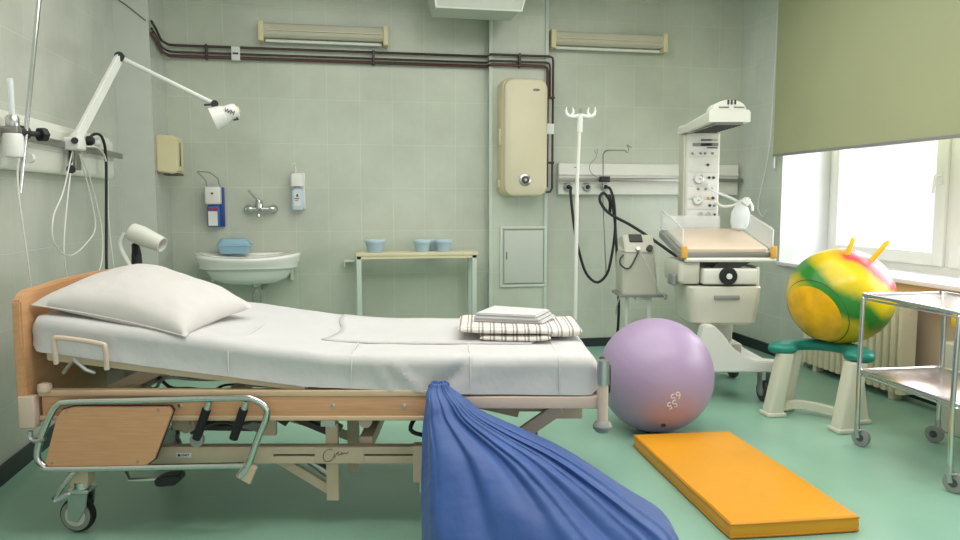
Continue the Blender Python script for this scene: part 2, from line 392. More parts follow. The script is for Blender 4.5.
# ------------------------------------------------------------------ roller blind
b = thing('roller_blind', 'wide sage green roller blind pulled halfway down over the window', 'blind', (3.24, 3.4, 1.54))
MB().box(3.238, 3.241, 1.5, 5.20, 1.555, 2.74).build('fabric', 'blind', b, smooth=False)
MB().box(3.232, 3.247, 1.5, 5.20, 1.535, 1.556, bev=.003).build('hem_bar', 'grey', b)
MB().cyl((3.24, 1.46, 2.77), (3.24, 5.22, 2.77), .03).build('roller', 'white', b)
MB().box(3.25, 3.262, 5.205, 5.225, 1.45, 2.74).build('guide_strip', 'trimpaint', b, smooth=False)
MB().tube([(3.26, 5.245, 2.74), (3.262, 5.26, 2.2), (3.262, 5.30, 1.6), (3.262, 5.42, 1.2), (3.262, 5.40, 1.11), (3.262, 5.34, 1.08), (3.262, 5.30, 1.13)], .0035, 6, smooth=8).build('pull_cord', 'white', b)

# ------------------------------------------------------------------ radiator
def radiator():
    r = thing('radiator', 'cream cast iron column radiator under the window sill', 'radiator', (3.33, 4.1, .0))
    n = 16
    for i in range(n):
        y = 4.72-i*.061
        s_ = MB()
        s_.loft([[(3.28+dx, y+dy, z) for dx, dy in ((-.045, -.014), (-.03, -.022), (.05, -.022), (.05, .022), (-.03, .022), (-.045, .014))] for z in (.05, .065, .56, .575)])
        for x in (3.245,): s_.box(x-.014, x+.012, y-.010, y+.010, 0.08, .54, bev=.004)
        s_.build('column', 'radiator', r)
    MB().tube([(3.29, 4.72, .10), (3.29, 3.5, .10), (3.29, 3.4, .09), (3.29, 1.6, .09)], .022, 12).build('bottom_pipe', 'radiator', r)
    MB().tube([(3.29, 4.72, .54), (3.29, 3.78, .54)], .02, 12).build('top_pipe', 'radiator', r)
    MB().cyl((3.29, 3.70, .10), (3.29, 3.62, .10), .036).build('valve', 'creamdark', r)
    for y in (4.62, 3.88): MB().box(3.255, 3.32, y-.02, y+.02, 0, .06, bev=.004).build('foot', 'radiator', r)
radiator()

# ================================================================== BACK WALL
# heating pipes running round the wall
def pipes():
    r = thing('wall_pipe_run', 'dark red brown heating pipes running along the back wall and down beside the water heater', 'pipes', (0.2, 5.75, 2.25))
    for k, (z, m, rad, yy, xd) in enumerate(((2.315, 'pipedark', .009, 5.755, 1.628), (2.268, 'pipedark', .008, 5.755, 1.607), (2.238, 'pipe', .011, 5.755, 1.585))):
        yc = 5.665
        pts = [(-1.222, 5.34, z+.07-.0*k), (-1.222, 5.45, z+.05), (-1.222, 5.60, z), (-1.205, 5.74, z-.0), (-1.16, yy, z), (1.12, yy, z), (1.135, yc, z+.0), (1.16, yc, z), (xd-.03, yc, z)]
        if k == 0: pts += [(xd-.005, yc, z-.01), (xd, yc, z-.04), (xd, yc, 1.30), (xd-.015, yc, 1.272), (xd-.05, yc, 1.27)]
        elif k == 1: pts += [(xd-.008, yc, z-.01), (xd-.003, yc, z-.04), (xd-.003, yc, 2.0)]
        else: pts += [(xd-.005, yc, z-.01), (xd, yc, z-.04), (xd, yc, 1.31)]
        MB().tube(pts, rad, 10).build('pipe', m, r)
    for x, y in ((-.95, 5.757), (.25, 5.757), (1.36, 5.667)):
        MB().box(x-.008, x+.008, y-.018, y+.03, 2.222, 2.33, bev=.003).build('clip', 'pipedark', r)
    for z in (2.0, 1.5):
        MB().box(1.568, 1.64, 5.648, 5.70, z-.008, z+.008, bev=.003).build('clip', 'pipedark', r)
    MB().box(-.775, -.715, 5.735, 5.765, 2.22, 2.32, bev=.003).build('warning_sticker', 'paper', r)
    MB().box(-.765, -.725, 5.732, 5.736, 2.262, 2.275).build('sticker_print', 'ink', r, smooth=False)
    MB().box(1.572, 1.635, 5.645, 5.66, 1.72, 1.80, bev=.002).build('pipe_tag', 'paper', r)
pipes()

def tube_light(x0, x1, z1, label):
    r = thing('wall_lamp', label, 'lamp', ((x0+x1)/2, 5.72, z1-.06), group='long tube lamps high on the back wall')
    yb = YB
    MB().prism([(yb, z1), (yb, z1-.10), (yb-.09, z1-.105), (yb-.115, z1-.085), (yb-.10, z1-.012), (yb-.085, z1)], x0+.03, x1-.03, 'yz', bev=.004).build('housing', 'ivory', r)
    for x in (x0, x1-.04): MB().box(x, x+.04, yb-.12, yb, z1-.135, z1+.008, bev=.008).build('end_cap', 'creamdark', r)
    MB().cyl((x0+.05, yb-.055, z1-.122), (x1-.05, yb-.055, z1-.122), .012).build('tube', 'white', r)
    MB().box(x0+.06, x1-.06, yb-.122, yb-.108, z1-.060, z1-.052).build('groove', 'cream', r)
tube_light(-.58, .36, 2.49, 'long cream tube lamp on the left half of the back wall, above the pipes')
tube_light(1.615, 2.58, 2.52, 'long cream tube lamp above the gas outlet panel')

# square clear-framed pane hanging at the ceiling before the column
r = thing('ceiling_lamp', 'pale square ceiling lamp panel at the top edge above the column', 'lamp', (.97, 5.3, ZC))
MB().loft([[(.66, 5.18, 2.53), (1.25, 5.18, 2.53), (1.25, 5.50, 2.53), (.66, 5.50, 2.53)], [(.60, 5.10, 2.86), (1.33, 5.10, 2.86), (1.33, 5.60, 2.86), (.60, 5.60, 2.86)]]).build('diffuser', 'plaster', r, smooth=False)
for a, b_ in (((.655, 5.175, 2.525), (.592, 5.095, 2.87)), ((1.255, 5.175, 2.525), (1.338, 5.095, 2.87))): MB().bar(a, b_, .012, .012).build('frame_edge', 'white', r)
MB().bar((.65, 5.175, 2.522), (1.26, 5.175, 2.522), .012, .012).build('front_edge', 'trimpaint', r)
MB().box(.80, 1.12, 5.2, 5.5, 2.86, ZC).build('stem', 'white', r)

# water heater
r = thing('water_heater', 'tall narrow cream water heater hung on the tiled column', 'water heater', (1.41, 5.60, 1.24))
def rrect_loft(x0, x1, z0, z1, rad, steps):
    return [[(x, y, z) for x, z in rbox2(x0+i_, x1-i_, z0+i_, z1-i_, max(rad-i_*.3, .01))] for y, i_ in steps]
MB().loft(rrect_loft(1.195, 1.545, 1.235, 2.125, .06, [(5.70, 0), (5.57, 0), (5.55, .01)])).build('rear_shell', 'creamdark', r)
MB().loft([[(x, y, z) for x, z in rbox2(1.208+i_, 1.547-i_, 1.235+i_, 2.12-i_, .075)] for y, i_ in ((5.56, 0), (5.535, 0.0), (5.52, .006), (5.512, .018))]).build('front_cover', 'cream', r)
k = MB(); k.lathe([(.045, 0), (.045, .008), (.038, .012)], (1.37, 5.513, 1.36), d=(0, -1, 0)); kb = k.build('dial', 'steel', r)
MB().lathe([(.030, .012), (.028, .02), (.018, .022)], (1.37, 5.513, 1.36), d=(0, -1, 0)).build('knob', 'darkgrey', kb)
MB().lathe([(.012, .02), (.010, .028)], (1.37, 5.513, 1.36), d=(0, -1, 0)).build('knob_centre', 'cream', kb)
lg = MB(); lg.lathe([(.028, 0), (.028, .002)], (1.455, 5.512, 2.035), d=(0, -1, 0), sy=.35); lg.build('badge', 'greymetal', r)
textmesh('badge_letters', 'ariso', .026, Matrix.Translation((1.455, 5.508, 2.036)) @ Matrix.Rotation(R(90), 4, 'X'), 'ink', r)
MB().box(1.18, 1.21, 5.62, 5.66, 1.30, 1.36, bev=.006).build('bracket', 'cream', r)
MB().box(1.182, 1.21, 5.58, 5.62, 1.62, 1.75, bev=.006).build('side_clip', 'cream', r)

# access door
r = thing('access_hatch', 'small painted access hatch low on the tiled column', 'hatch', (1.40, 5.69, .52))
fr = MB(); 
for a in ((1.215, 1.235, .52, 1.0), (1.575, 1.595, .52, 1.0)): fr.box(a[0], a[1], 5.684, 5.70, a[2], a[3], bev=.003)
fr.box(1.235, 1.575, 5.684, 5.70, .98, 1.0, bev=.003); fr.box(1.235, 1.575, 5.684, 5.70, .52, .54, bev=.003)
fr.build('frame', 'trimpaint', r)
dr = MB().box(1.247, 1.563, 5.682, 5.698, .552, .968, bev=.002).build('door', 'plaster', r)
MB().box(1.263, 1.270, 5.679, 5.683, .74, .80).build('latch_slot', 'darkgrey', dr, smooth=False)

# cloth dispenser on the side of the pilaster
r = thing('towel_dispenser', 'yellowed paper towel dispenser fixed on the side of the left pilaster', 'dispenser', (-1.16, 5.5, 1.38))
MB().prism([(-1.24, 1.40), (-1.24, 1.65), (-1.12, 1.645), (-1.10, 1.62), (-1.105, 1.40), (-1.13, 1.385)], 5.40, 5.60, 'xz', bev=.008).build('body', 'creamdark', r)
MB().box(-1.106, -1.098, 5.47, 5.49, 1.44, 1.60).build('slot', 'darkgrey', r, smooth=False)
MB().box(-1.20, -1.10, 5.41, 5.57, 1.375, 1.39, bev=.003).build('outlet', 'darkgrey', r)

# elbow lever dispenser, blue
def disp_blue():
    r = thing('soap_dispenser', 'blue and white wall soap dispenser with a wire elbow lever', 'dispenser', (-.92, 5.74, 1.0))
    MB().box(-.975, -.86, 5.755, YB, 1.01, 1.30, bev=.004).build('back_plate', 'blue', r)
    MB().box(-.985, -.875, 5.675, 5.757, 1.175, 1.305, bev=.012).build('pump_head', 'white', r)
    MB().box(-.972, -.888, 5.69, 5.755, 1.012, 1.17, bev=.012).build('bottle', 'bluelab', r)
    MB().box(-.964, -.90, 5.686, 5.691, 1.02, 1.125).build('label', 'paper', r)
    MB().box(-.958, -.895, 5.686, 5.691, 1.135, 1.15).build('cap_mark', 'red', r)
    MB().lathe([(.008, 0), (.008, .006)], (-.93, 5.676, 1.255), d=(0, -1, 0)).build('button', 'ink', r)
    MB().tube([(-.975, 5.74, 1.29), (-.975, 5.70, 1.35), (-1.02, 5.62, 1.41), (-.93, 5.60, 1.405), (-.885, 5.68, 1.36), (-.885, 5.74, 1.29)], .004, 8).build('elbow_lever', 'steel', r)
disp_blue()
def disp_white():
    r = thing('soap_dispenser', 'white wall soap dispenser bottle to the right of the chrome wall tap', 'dispenser', (-.33, 5.74, 1.13))
    MB().box(-.375, -.275, 5.765, YB, 1.14, 1.41, bev=.006).build('back_plate', 'white', r)
    MB().loft([[(x, y, z) for x, y in rbox2(-.378+i_, -.282-i_, 5.69+i_, 5.765, .02)] for z, i_ in ((1.31, 0), (1.39, 0), (1.405, .008))]).build('holder', 'white', r)
    MB().loft([[(x, y, z) for x, y in rbox2(-.372+i_, -.288-i_, 5.70+i_, 5.762, .015)] for z, i_ in ((1.135, .004), (1.145, 0), (1.27, 0), (1.30, .022))]).build('bottle', 'potlid', r)
    MB().box(-.352, -.308, 5.697, 5.701, 1.165, 1.26).build('label', 'paper', r)
    p = MB(); p.box(-.350, -.314, 5.694, 5.697, 1.215, 1.221); p.box(-.346, -.322, 5.694, 5.697, 1.20, 1.204); p.box(-.335, -.322, 5.694, 5.697, 1.232, 1.250); p.build('label_print', 'ink', r, smooth=False)
    MB().tube([(-.34, 5.73, 1.39), (-.34, 5.73, 1.45), (-.345, 5.70, 1.475), (-.355, 5.66, 1.47)], .007, 8, smooth=4).build('pump', 'white', r)
disp_white()

# wall tap
r = thing('wall_tap', 'chrome wall mixer tap with lever above the basin', 'tap', (-.6, 5.73, 1.14))
t = MB(); t.cyl((-.70, 5.735, 1.14), (-.50, 5.735, 1.14), .018)
for x in (-.69, -.51): t.lathe([(.034, 0), (.034, .012), (.02, .03), (.018, .06)], (x, YB, 1.14), d=(0, -1, 0))
t.lathe([(.024, 0), (.027, .02), (.024, .04)], (-.70, 5.735, 1.14), d=(1, 0, 0)); t.lathe([(.024, 0), (.027, .02), (.024, .04)], (-.54, 5.735, 1.14), d=(1, 0, 0))
t.build('body', 'chrome', r)
MB().lathe([(.028, 0), (.03, .03), (.024, .06), (.01, .068)], (-.61, 5.735, 1.145), d=(0, 0, 1)).build('cartridge', 'chrome', r)
MB().tube([(-.61, 5.735, 1.205), (-.64, 5.70, 1.23), (-.675, 5.67, 1.28)], .008, 8, smooth=4).build('lever', 'chrome', r)
MB().tube([(-.60, 5.735, 1.14), (-.60, 5.68, 1.12), (-.60, 5.60, 1.11), (-.60, 5.585, 1.085)], .012, 8, smooth=4).build('spout', 'chrome', r)

# sink
def sink():
    r = thing('wash_basin', 'white ceramic wall basin with curved rim left on the back wall', 'sink', (-.67, 5.5, .6))
    rings = []
    def sect(a, front, back, z, n=40, wav=0.):
        pts = []
        for k in range(n):
            t = 2*PI*k/n; c, s_ = math.cos(t), math.sin(t)
            x = a*(abs(c)**.75)*(1 if c > 0 else -1)
            y = (front if s_ < 0 else back)*(abs(s_)**.75)*(1 if s_ > 0 else -1)
            pts.append((-.67+x, 5.56+y, z+wav*(x/a)**2 - (wav if s_ < 0 else 0)*0))
        return pts
    rings = [sect(.08, .07, .07, .60), sect(.20, .12, .14, .615), sect(.27, .16, .19, .65), sect(.295, .175, .21, .695), sect(.30, .18, .22, .705), sect(.345, .215, .228, .725), sect(.35, .22, .228, .745, wav=.012), sect(.362, .232, .229, .76, wav=.02), sect(.368, .238, .229, .785, wav=.028), sect(.36, .23, .229, .80, wav=.03),
             sect(.34, .21, .215, .803, wav=.028), sect(.30, .175, .10, .79, wav=.015), sect(.26, .15, .09, .72), sect(.16, .10, .07, .66), sect(.03, .03, .03, .65)]
    m = MB(); m.loft(rings); m.box(-1.0, -.34, 5.72, 5.785, .77, .815, bev=.01)
    m.build('basin', 'glosswhite', r)
    tr = MB(); tr.lathe([(.03, 0), (.03, .02), (.02, .03), (.02, .06), (.033, .062), (.033, .13), (.016, .15)], (-.62, 5.54, .60), d=(0, 0, -1)); tr.tube([(-.62, 5.54, .53), (-.60, 5.60, .56), (-.58, YB, .56)], .016, 10)
    tr.build('drain_trap', 'chrome', r)
    for x in (-.385, -.96):
        MB().prism([(5.50, .76), (YB, .76), (YB, .60), (5.765, .60), (5.74, .69), (5.52, .73)], x-.012, x+.012, 'yz', bev=.003).build('bracket', 'glosswhite', r)
sink()
t = MB()
def ring_rr(x0, x1, y0, y1, z, rad): return [(x, y, z) for x, y in rbox2(x0, x1, y0, y1, rad)]
t = thing('soap_box', 'light blue lidded plastic box on the rim of the wash basin', 'box', (-.78, 5.66, .82))
MB().loft([ring_rr(-.905+i, -.665-i, 5.60+i, 5.73-i, z, .03) for z, i in ((.817, .02), (.87, .006), (.874, 0), (.89, 0))]).build('tub', 'tray', t)
MB().loft([ring_rr(-.895+i, -.675-i, 5.605+i, 5.725-i, z, .03) for z, i in ((.891, 0), (.915, .01), (.925, .02))]).build('lid', 'tray', t)
MB().box(.005, .085, 5.70, YB, .735, .75, bev=.004).box(.005, .012, 5.70, 5.72, .70, .74).build('bracket_shelf', 'white', top=('small white wall bracket left of the narrow cream-topped table', 'bracket'), origin=(.045, 5.75, .735))

# side table and pots
def side_table():
    r = thing('side_table', 'narrow white-legged table with cream top against the back wall', 'table', (.55, 5.6, 0))
    MB().box(.09, 1.0, 5.47, 5.70, .795, .82, bev=.003).build('tabletop', 'tabletop', r)
    f_ = MB(); f_.box(.10, .99, 5.475, 5.49, .775, .795); f_.box(.10, .99, 5.68, 5.695, .775, .795); f_.build('apron', 'tabletop', r)
    for x in (.095, .955):
        for y in (5.475, 5.66): MB().box(x, x+.035, y, y+.035, 0, .795, bev=.002).build('leg', 'tableleg', r)
side_table()
def pot(x, y, label):
    r = thing('lidded_pot', label, 'pot', (x, y, .82), group='pale blue plastic pots on the narrow table')
    k = 1.0
    MB().lathe([(.054, 0), (.058, .005), (.070, .07)], (x, y, .8205)).build('pot_body', 'pot', r)
    MB().lathe([(.076, .068), (.078, .072), (.079, .088), (.074, .094), (.05, .098)], (x, y, .8205)).build('lid', 'potlid', r)
    return r
p0 = pot(.235, 5.56, 'pale blue lidded pot alone at the left of the narrow table')
p1 = dup(p0, (.352, 0, 0), 'pale blue lidded pot, left of the close pair on the narrow table')
p2 = dup(p0, (.515, .0, 0), 'pale blue lidded pot, right front one of the close pair on the narrow table')
p3 = dup(p0, (.435, .0855, 0), 'pale blue pot half hidden behind the close pair on the narrow table')
p1.location.y = 5.555; p3.location.y = 5.555+.135; p3.location.x = .667; p3.scale = (.8, .8, .9)
for q in (p1, p2): q.scale = (.88, .88, .95)

# gas outlet panel on the back wall
def outlet_panel():
    r = thing('gas_outlet_panel', 'long white medical gas panel with a metal rail beside the warmer', 'panel', (2.45, 5.76, 1.25))
    MB().box(1.70, 3.26, 5.735, YB, 1.25, 1.50, bev=.008).build('panel_body', 'panelwhite', r)
    MB().box(1.70, 3.26, 5.725, 5.737, 1.405, 1.425, bev=.003).build('ridge', 'panelwhite', r)
    MB().box(1.69, 3.28, 5.69, 5.70, 1.355, 1.385, bev=.002).build('rail', 'greymetal', r)
    for x in (1.8, 2.5, 3.2): MB().box(x-.012, x+.012, 5.70, 5.74, 1.355, 1.385).build('rail_mount', 'grey', r)
    for x in (1.775, 1.934, 2.085):
        o = MB().lathe([(.036, 0), (.036, .012), (.028, .018), (.028, .03)], (x, 5.735, 1.312), d=(0, -1, 0)).build('outlet', 'steel', r)
        MB().lathe([(.018, 0), (.018, .034)], (x, 5.735, 1.312), d=(0, -1, 0)).build('socket', 'black', o)
    MB().box(1.83, 1.87, 5.733, 5.736, 1.465, 1.472).build('panel_mark', 'ink', r, smooth=False)
outlet_panel()
def hose(pts, label, rad=.011):
    MB().tube(pts, rad, 10, smooth=8).build('gas_hose', 'black', top=(label, 'hose', 'black gas hoses'), origin=pts[0])
hose([(1.775, 5.70, 1.312), (1.775, 5.64, 1.30), (1.76, 5.60, 1.25), (1.79, 5.56, .94), (1.85, 5.55, .70), (1.905, 5.55, .60), (1.975, 5.55, .56), (2.04, 5.55, .61), (2.075, 5.55, .70), (2.115, 5.56, .95), (2.11, 5.57, 1.17), (2.095, 5.62, 1.29), (2.085, 5.70, 1.312)], 'black hose hanging in a long loop between two wall gas outlets')
hose([(2.10, 5.64, 1.10), (2.075, 5.58, 1.20), (2.02, 5.56, 1.26), (1.985, 5.55, 1.235), (1.99, 5.54, 1.18), (2.05, 5.50, 1.10), (2.19, 5.40, 1.01), (2.33, 5.25, .89), (2.42, 5.12, .80), (2.44, 4.97, .765), (2.35, 4.85, .765), (2.28, 4.80, .78)], 'black hose curving from the wall panel across to the baby warmer', .012)
hose([(2.10, 5.66, 1.25), (2.12, 5.60, 1.10), (2.13, 5.56, .85), (2.15, 5.58, .6), (2.17, 5.60, .45), (2.19, 5.64, .30), (2.19, 5.66, .1)], 'black hose hanging straight down behind the suction unit')
# infusion hook rod clamped to the rail
r = thing('infusion_hook', 'thin steel rod with a bent hook clamped to the wall rail', 'hook', (2.06, 5.66, .62))
MB().tube([(2.085, 5.66, .62), (2.05, 5.66, 1.2), (2.045, 5.66, 1.57), (2.055, 5.64, 1.595), (2.08, 5.62, 1.60), (2.20, 5.60, 1.60)], .006, 8).build('rod', 'greymetal', r)
MB().tube([(2.20, 5.60, 1.60), (2.225, 5.60, 1.58), (2.235, 5.60, 1.61), (2.21, 5.58, 1.64), (2.25, 5.58, 1.62)], .004, 6, smooth=3).build('hook', 'greymetal', r)
MB().box(2.02, 2.10, 5.64, 5.689, 1.35, 1.395, bev=.005).build('clamp', 'black', r)
MB().tube([(2.03, 5.66, 1.37), (1.95, 5.66, 1.42), (1.93, 5.65, 1.48), (1.98, 5.65, 1.54), (1.985, 5.65, 1.57)], .003, 6, smooth=5).build('wire', 'grey', r)
MB().tube([(1.985, 5.65, 1.57), (1.965, 5.65, 1.60), (1.995, 5.65, 1.61), (1.99, 5.65, 1.575)], .003, 6).build('wire_hook', 'grey', r)

# ------------------------------------------------------------------ suction unit
def suction():
    r = thing('suction_unit', 'pale grey medical unit with a small slanted monitor on a tube stand', 'machine', (1.1, 5.2, 0), 'U')
    MB().loft([[(x, y, z) for x, y in rbox2(a, b, 5.1, 5.36, .025)] for z, a, b in ((.555, .99, 1.245), (.575, .985, 1.24), (.80, .985, 1.215), (.84, .99, 1.205))]).build('cabinet', 'medgrey', r)
    hd = MB(); hd.prism([(5.10, .84), (5.36, .90), (5.36, .93), (5.20, .965), (5.12, .90)], 1.00, 1.21, 'yz', bev=.008); h = hd.build('control_head', 'medgrey', r)
    MB().prism([(5.135, .915), (5.19, .960), (5.185, .968), (5.13, .922)], 1.04, 1.13, 'yz').build('screen', 'darkgrey', h)
    MB().lathe([(.022, 0), (.02, .03)], (1.17, 5.11, .87), d=(0, -1, .4)).build('knob', 'darkgrey', h)
    MB().lathe([(.016, 0), (.014, .03)], (1.09, 5.11, .865), d=(0, -1, .4)).build('port', 'steel', h)
    MB().box(.965, 1.275, 5.08, 5.38, .535, .556, bev=.004).build('tray', 'grey', r)
    MB().tube([(1.27, 5.09, .56), (1.29, 5.07, .55), (1.28, 5.07, .52)], .008, 8).build('tray_hook', 'greymetal', r)
    MB().tube([(1.08, 5.10, .53), (1.16, 5.12, .53), (1.185, 5.14, .50), (1.19, 5.15, .04)], .018, 12, smooth=5).build('front_post', 'white', r)
    MB().tube([(1.03, 5.15, .53), (1.03, 5.15, .04)], .012, 12).build('post', 'white', r)
    MB().box(1.02, 1.20, 5.13, 5.16, .30, .325).build('cross_bar', 'grey', r)
    b_ = MB(); b_.bar((.98, 5.15, .05), (1.26, 5.15, .05), .03, .02); b_.bar((1.05, 5.0, .05), (1.05, 5.33, .05), .03, .02, side=(1, 0, 0)); b_.bar((1.19, 5.0, .05), (1.19, 5.33, .05), .03, .02, side=(1, 0, 0)); b_.build('base', 'white', r)
    for x in (1.05, 1.19):
        for y in (5.01, 5.32): MB().cyl((x-.01, y, .02), (x+.01, y, .02), .02).build('wheel', 'black', r)
    MB().tube([(.99, 5.10, .83), (.965, 5.08, .80), (.97, 5.07, .76), (1.03, 5.08, .74), (1.09, 5.08, .85)], .006, 8, smooth=6).build('cable', 'darkgrey', r)
    MB().tube([(.97, 5.08, .55), (.945, 5.06, .48), (.94, 5.06, .42)], .005, 8, smooth=4).build('tube_end', 'grey', r)
    MB().tube([(1.10, 5.085, .85), (1.16, 5.07, .75), (1.22, 5.07, .62), (1.28, 5.07, .54)], .003, 6, smooth=4).build('cord', 'white', r)
suction()

# ------------------------------------------------------------------ drip stand
r = thing('drip_stand', 'white drip stand with hooks standing behind the bed', 'stand', (.612, 4.7, 0), 'U')
MB().cyl((.612, 4.7, .05), (.612, 4.7, 1.30), .013).build('pole', 'white', r)
MB().cyl((.612, 4.7, 1.30), (.625, 4.7, 1.66), .011).cyl((.625, 4.7, 1.63), (.628, 4.7, 1.74), .018).build('upper_pole', 'white', r)
for s_ in (-1, 1):
    h = MB(); x0 = .630
    h.tube([(x0, 4.7, 1.735), (x0+s_*.035, 4.7, 1.725), (x0+s_*.075, 4.7, 1.73), (x0+s_*.09, 4.7, 1.755), (x0+s_*.088, 4.7, 1.785)], [.013, .013, .011, .008, .004], 8, smooth=4)
    h.tube([(x0+s_*.055, 4.7, 1.727), (x0+s_*.045, 4.7, 1.755), (x0+s_*.052, 4.7, 1.782)], [.011, .008, .004], 8, smooth=4)
    h.build('hook', 'white', r)
MB().tube([(.63, 4.70, 1.74), (.63, 4.70, 1.775)], .01, 8).build('knob', 'grey', r)
for k in range(5):
    a = 2*PI*k/5+.3; ex, ey = .612+.27*math.cos(a), 4.7+.27*math.sin(a)
    MB().bar((.612, 4.7, .075), (ex, ey, .05), .03, .02, side=(-math.sin(a), math.cos(a), 0)).build('leg', 'white', r)
    MB().lathe([(.024, -.012), (.024, .012)], (ex, ey, .025), d=(math.cos(a+1.5), math.sin(a+1.5), 0), seg=16).build('caster', 'black', r)

# ================================================================== BABY WARMER (turned like the bed)
def warmer():
    r = thing('infant_warmer', 'tall white baby warming table with hooded heater in the back corner', 'medical warmer', (1.5, 4.7, 0), 'U')
    cx = 1.475
    # base
    b_ = MB()
    b_.prism([(1.28, .30), (1.28, .22), (1.34, .19), (1.79, .19), (1.80, .215), (1.79, .25), (1.62, .262), (1.57, .285), (1.50, .33), (1.43, .42), (1.38, .47), (1.32, .47)], 4.30, 4.40, 'xz', bev=.008)
    b_.build('foot_arm', 'white', r)
    b_ = MB(); b_.box(1.30, 1.77, 4.40, 4.46, .19, .24, bev=.01); b_.box(1.30, 1.40, 4.40, 5.02, .17, .23, bev=.01); b_.box(1.66, 1.76, 4.44, 5.02, .17, .23, bev=.01); b_.box(1.30, 1.76, 4.94, 5.05, .17, .24, bev=.01)
    b_.build('base_frame', 'white', r)
    MB().box(1.42, 1.66, 4.62, 4.90, .23, .30, bev=.01).box(1.46, 1.62, 4.68, 4.84, .30, .70, bev=.02).build('lift_column', 'medgrey', r)
    for x, y in ((1.705, 4.36), (1.33, 4.45), (1.33, 4.98), (1.73, 4.98)):
        w_ = MB().lathe([(.05, -.018), (.064, -.014), (.064, .014), (.05, .018)], (x, y, .064), d=(1, .15, 0), seg=24).build('caster_wheel', 'darkgrey', r)
        MB().lathe([(.03, -.022), (.03, .022)], (x, y, .064), d=(1, .15, 0), seg=20).build('hub', 'grey', w_)
        MB().prism([(y-.04, .05), (y+.03, .05), (y+.035, .19), (y-.02, .19)], x-.03, x-.022, 'yz').prism([(y-.04, .05), (y+.03, .05), (y+.035, .19), (y-.02, .19)], x+.022, x+.03, 'yz').build('fork', 'grey', w_)
    # drawer box
    MB().loft([[(x, y, z) for x, y in rbox2(cx-.235+i, cx+.205-i, 4.36+i, 4.74-i, .05)] for z, i in ((.458, .04), (.475, .02), (.60, .006), (.685, 0), (.694, .004))]).build('drawer', 'medgrey', r)
    MB().box(cx-.085, cx+.065, 4.350, 4.364, .618, .642, bev=.005).build('drawer_grip', 'grey', r)
    # upper body
    MB().loft([[(x, y, z) for x, y in rbox2(cx-.285+i, cx-.155, 4.40+i, 4.78-i, .03)] for z, i in ((.705, .01), (.72, 0), (.82, 0), (.84, .01))]).build('left_housing', 'medgrey', r)
    MB().box(cx-.315, cx-.285, 4.44, 4.56, .69, .76, bev=.01).build('side_block', 'grey', r)
    cm = MB().box(cx-.150, cx+.172, 4.37, 4.88, .705, .80, bev=.012).build('control_box', 'panelwhite', r)
    k_ = MB().lathe([(.052, 0), (.052, .02), (.046, .03)], (cx-.005, 4.37, .757), d=(0, -1, 0)).build('knob', 'black', cm)
    MB().lathe([(.018, .028), (.016, .036)], (cx-.005, 4.37, .757), d=(0, -1, 0)).build('knob_centre', 'white', k_)
    MB().prism([(cx-.08, .80), (cx+.08, .80), (cx+.16, .84), (cx-.04, .84)], 4.42, 4.80, 'xz').build('tilt_support', 'darkgrey', r)
    MB().box(cx+.175, cx+.198, 4.40, 4.86, .69, .81, bev=.01).build('side_post', 'panelwhite', r)
    dk0 = set(r.children)
    # table frame
    MB().box(cx-.26, cx+.285, 4.37, 4.41, .838, .865, bev=.012).build('front_rail', 'white', r)
    MB().prism([(4.40, .850), (4.96, .850), (4.96, .89), (4.40, .885)], cx-.275, cx-.25, 'yz').build('side_rail', 'grey', r)
    MB().prism([(4.40, .850), (4.96, .850), (4.96, .89), (4.40, .885)], cx+.255, cx+.28, 'yz').build('side_rail', 'grey', r)
    MB().box(cx-.25, cx+.255, 4.40, 5.0, .868, .888).build('deck', 'darkgrey', r, smooth=False)
    MB().box(cx-.255, cx+.26, 4.385, 4.40, .866, .896, bev=.003).build('front_trim', 'greymetal', r)
    MB().loft([[(x, y, z) for x, y in rbox2(cx-.24+i, cx+.245-i, 4.41+i, 4.90-i, .02)] for z, i in ((.889, .0), (.892, -.002), (.915, -.002), (.922, .006))]).build('baby_mattress', 'mattresspeach', r)
    for x in (cx-.265, cx+.265): MB().box(x-.018, x+.018, 4.365, 4.385, .862, .935, bev=.006).build('corner_clip', 'orange', r)
    # clear side guards
    for x in (cx-.268, cx+.268):
        MB().prism([(4.40, .91), (4.40, 1.03), (4.43, 1.04), (4.92, 1.04), (4.95, 1.02), (4.95, .91)], x-.003, x+.003, 'yz').build('side_guard', 'clear', r)
        MB().tube([(x, 4.40, .91), (x, 4.40, 1.03), (x, 4.92, 1.04), (x, 4.95, .92)], .004, 8).build('guard_edge', 'white', r)
    MB().box(cx-.26, cx+.12, 4.925, 4.93, .91, 1.0).build('rear_guard', 'clear', r, smooth=False)
    for o in set(r.children)-dk0:
        if o.name.split('.')[0] in ('deck', 'baby_mattress', 'side_rail', 'side_guard', 'guard_edge', 'rear_guard'):
            for v in o.data.vertices: v.co.z += max(0, v.co.y+4.7-4.41)*.20
    # column
    MB().box(cx-.098, cx+.125, 4.98, 5.14, .40, 1.65, bev=.012).build('column', 'panelwhite', r)
    MB().box(cx-.112, cx-.095, 5.0, 5.12, .9, 1.64, bev=.006).build('column_side', 'medgrey', r)
    cx += .013
    y = 4.9785
    def plate(x0, x1, z0, z1, m, name): MB().box(cx+x0, cx+x1, y-.004, y+.002, z0, z1, bev=.001).build(name, m, r)
    plate(-.10, .10, 1.50, 1.63, 'white', 'display_plate')
    for nm, x0, x1, z0, z1, m in (('display', -.02, .05, 1.598, 1.608, 'ink'), ('display', -.075, .095, 1.562, 1.584, 'grey'), ('display', -.02, .055, 1.564, 1.582, 'black'), ('display', .02, .09, 1.548, 1.556, 'ink'), ('badge', .04, .09, 1.600, 1.606, 'grey')):
        MB().box(cx+x0, cx+x1, y-.007, y-.003, z0, z1).build(nm, m, r, smooth=False)
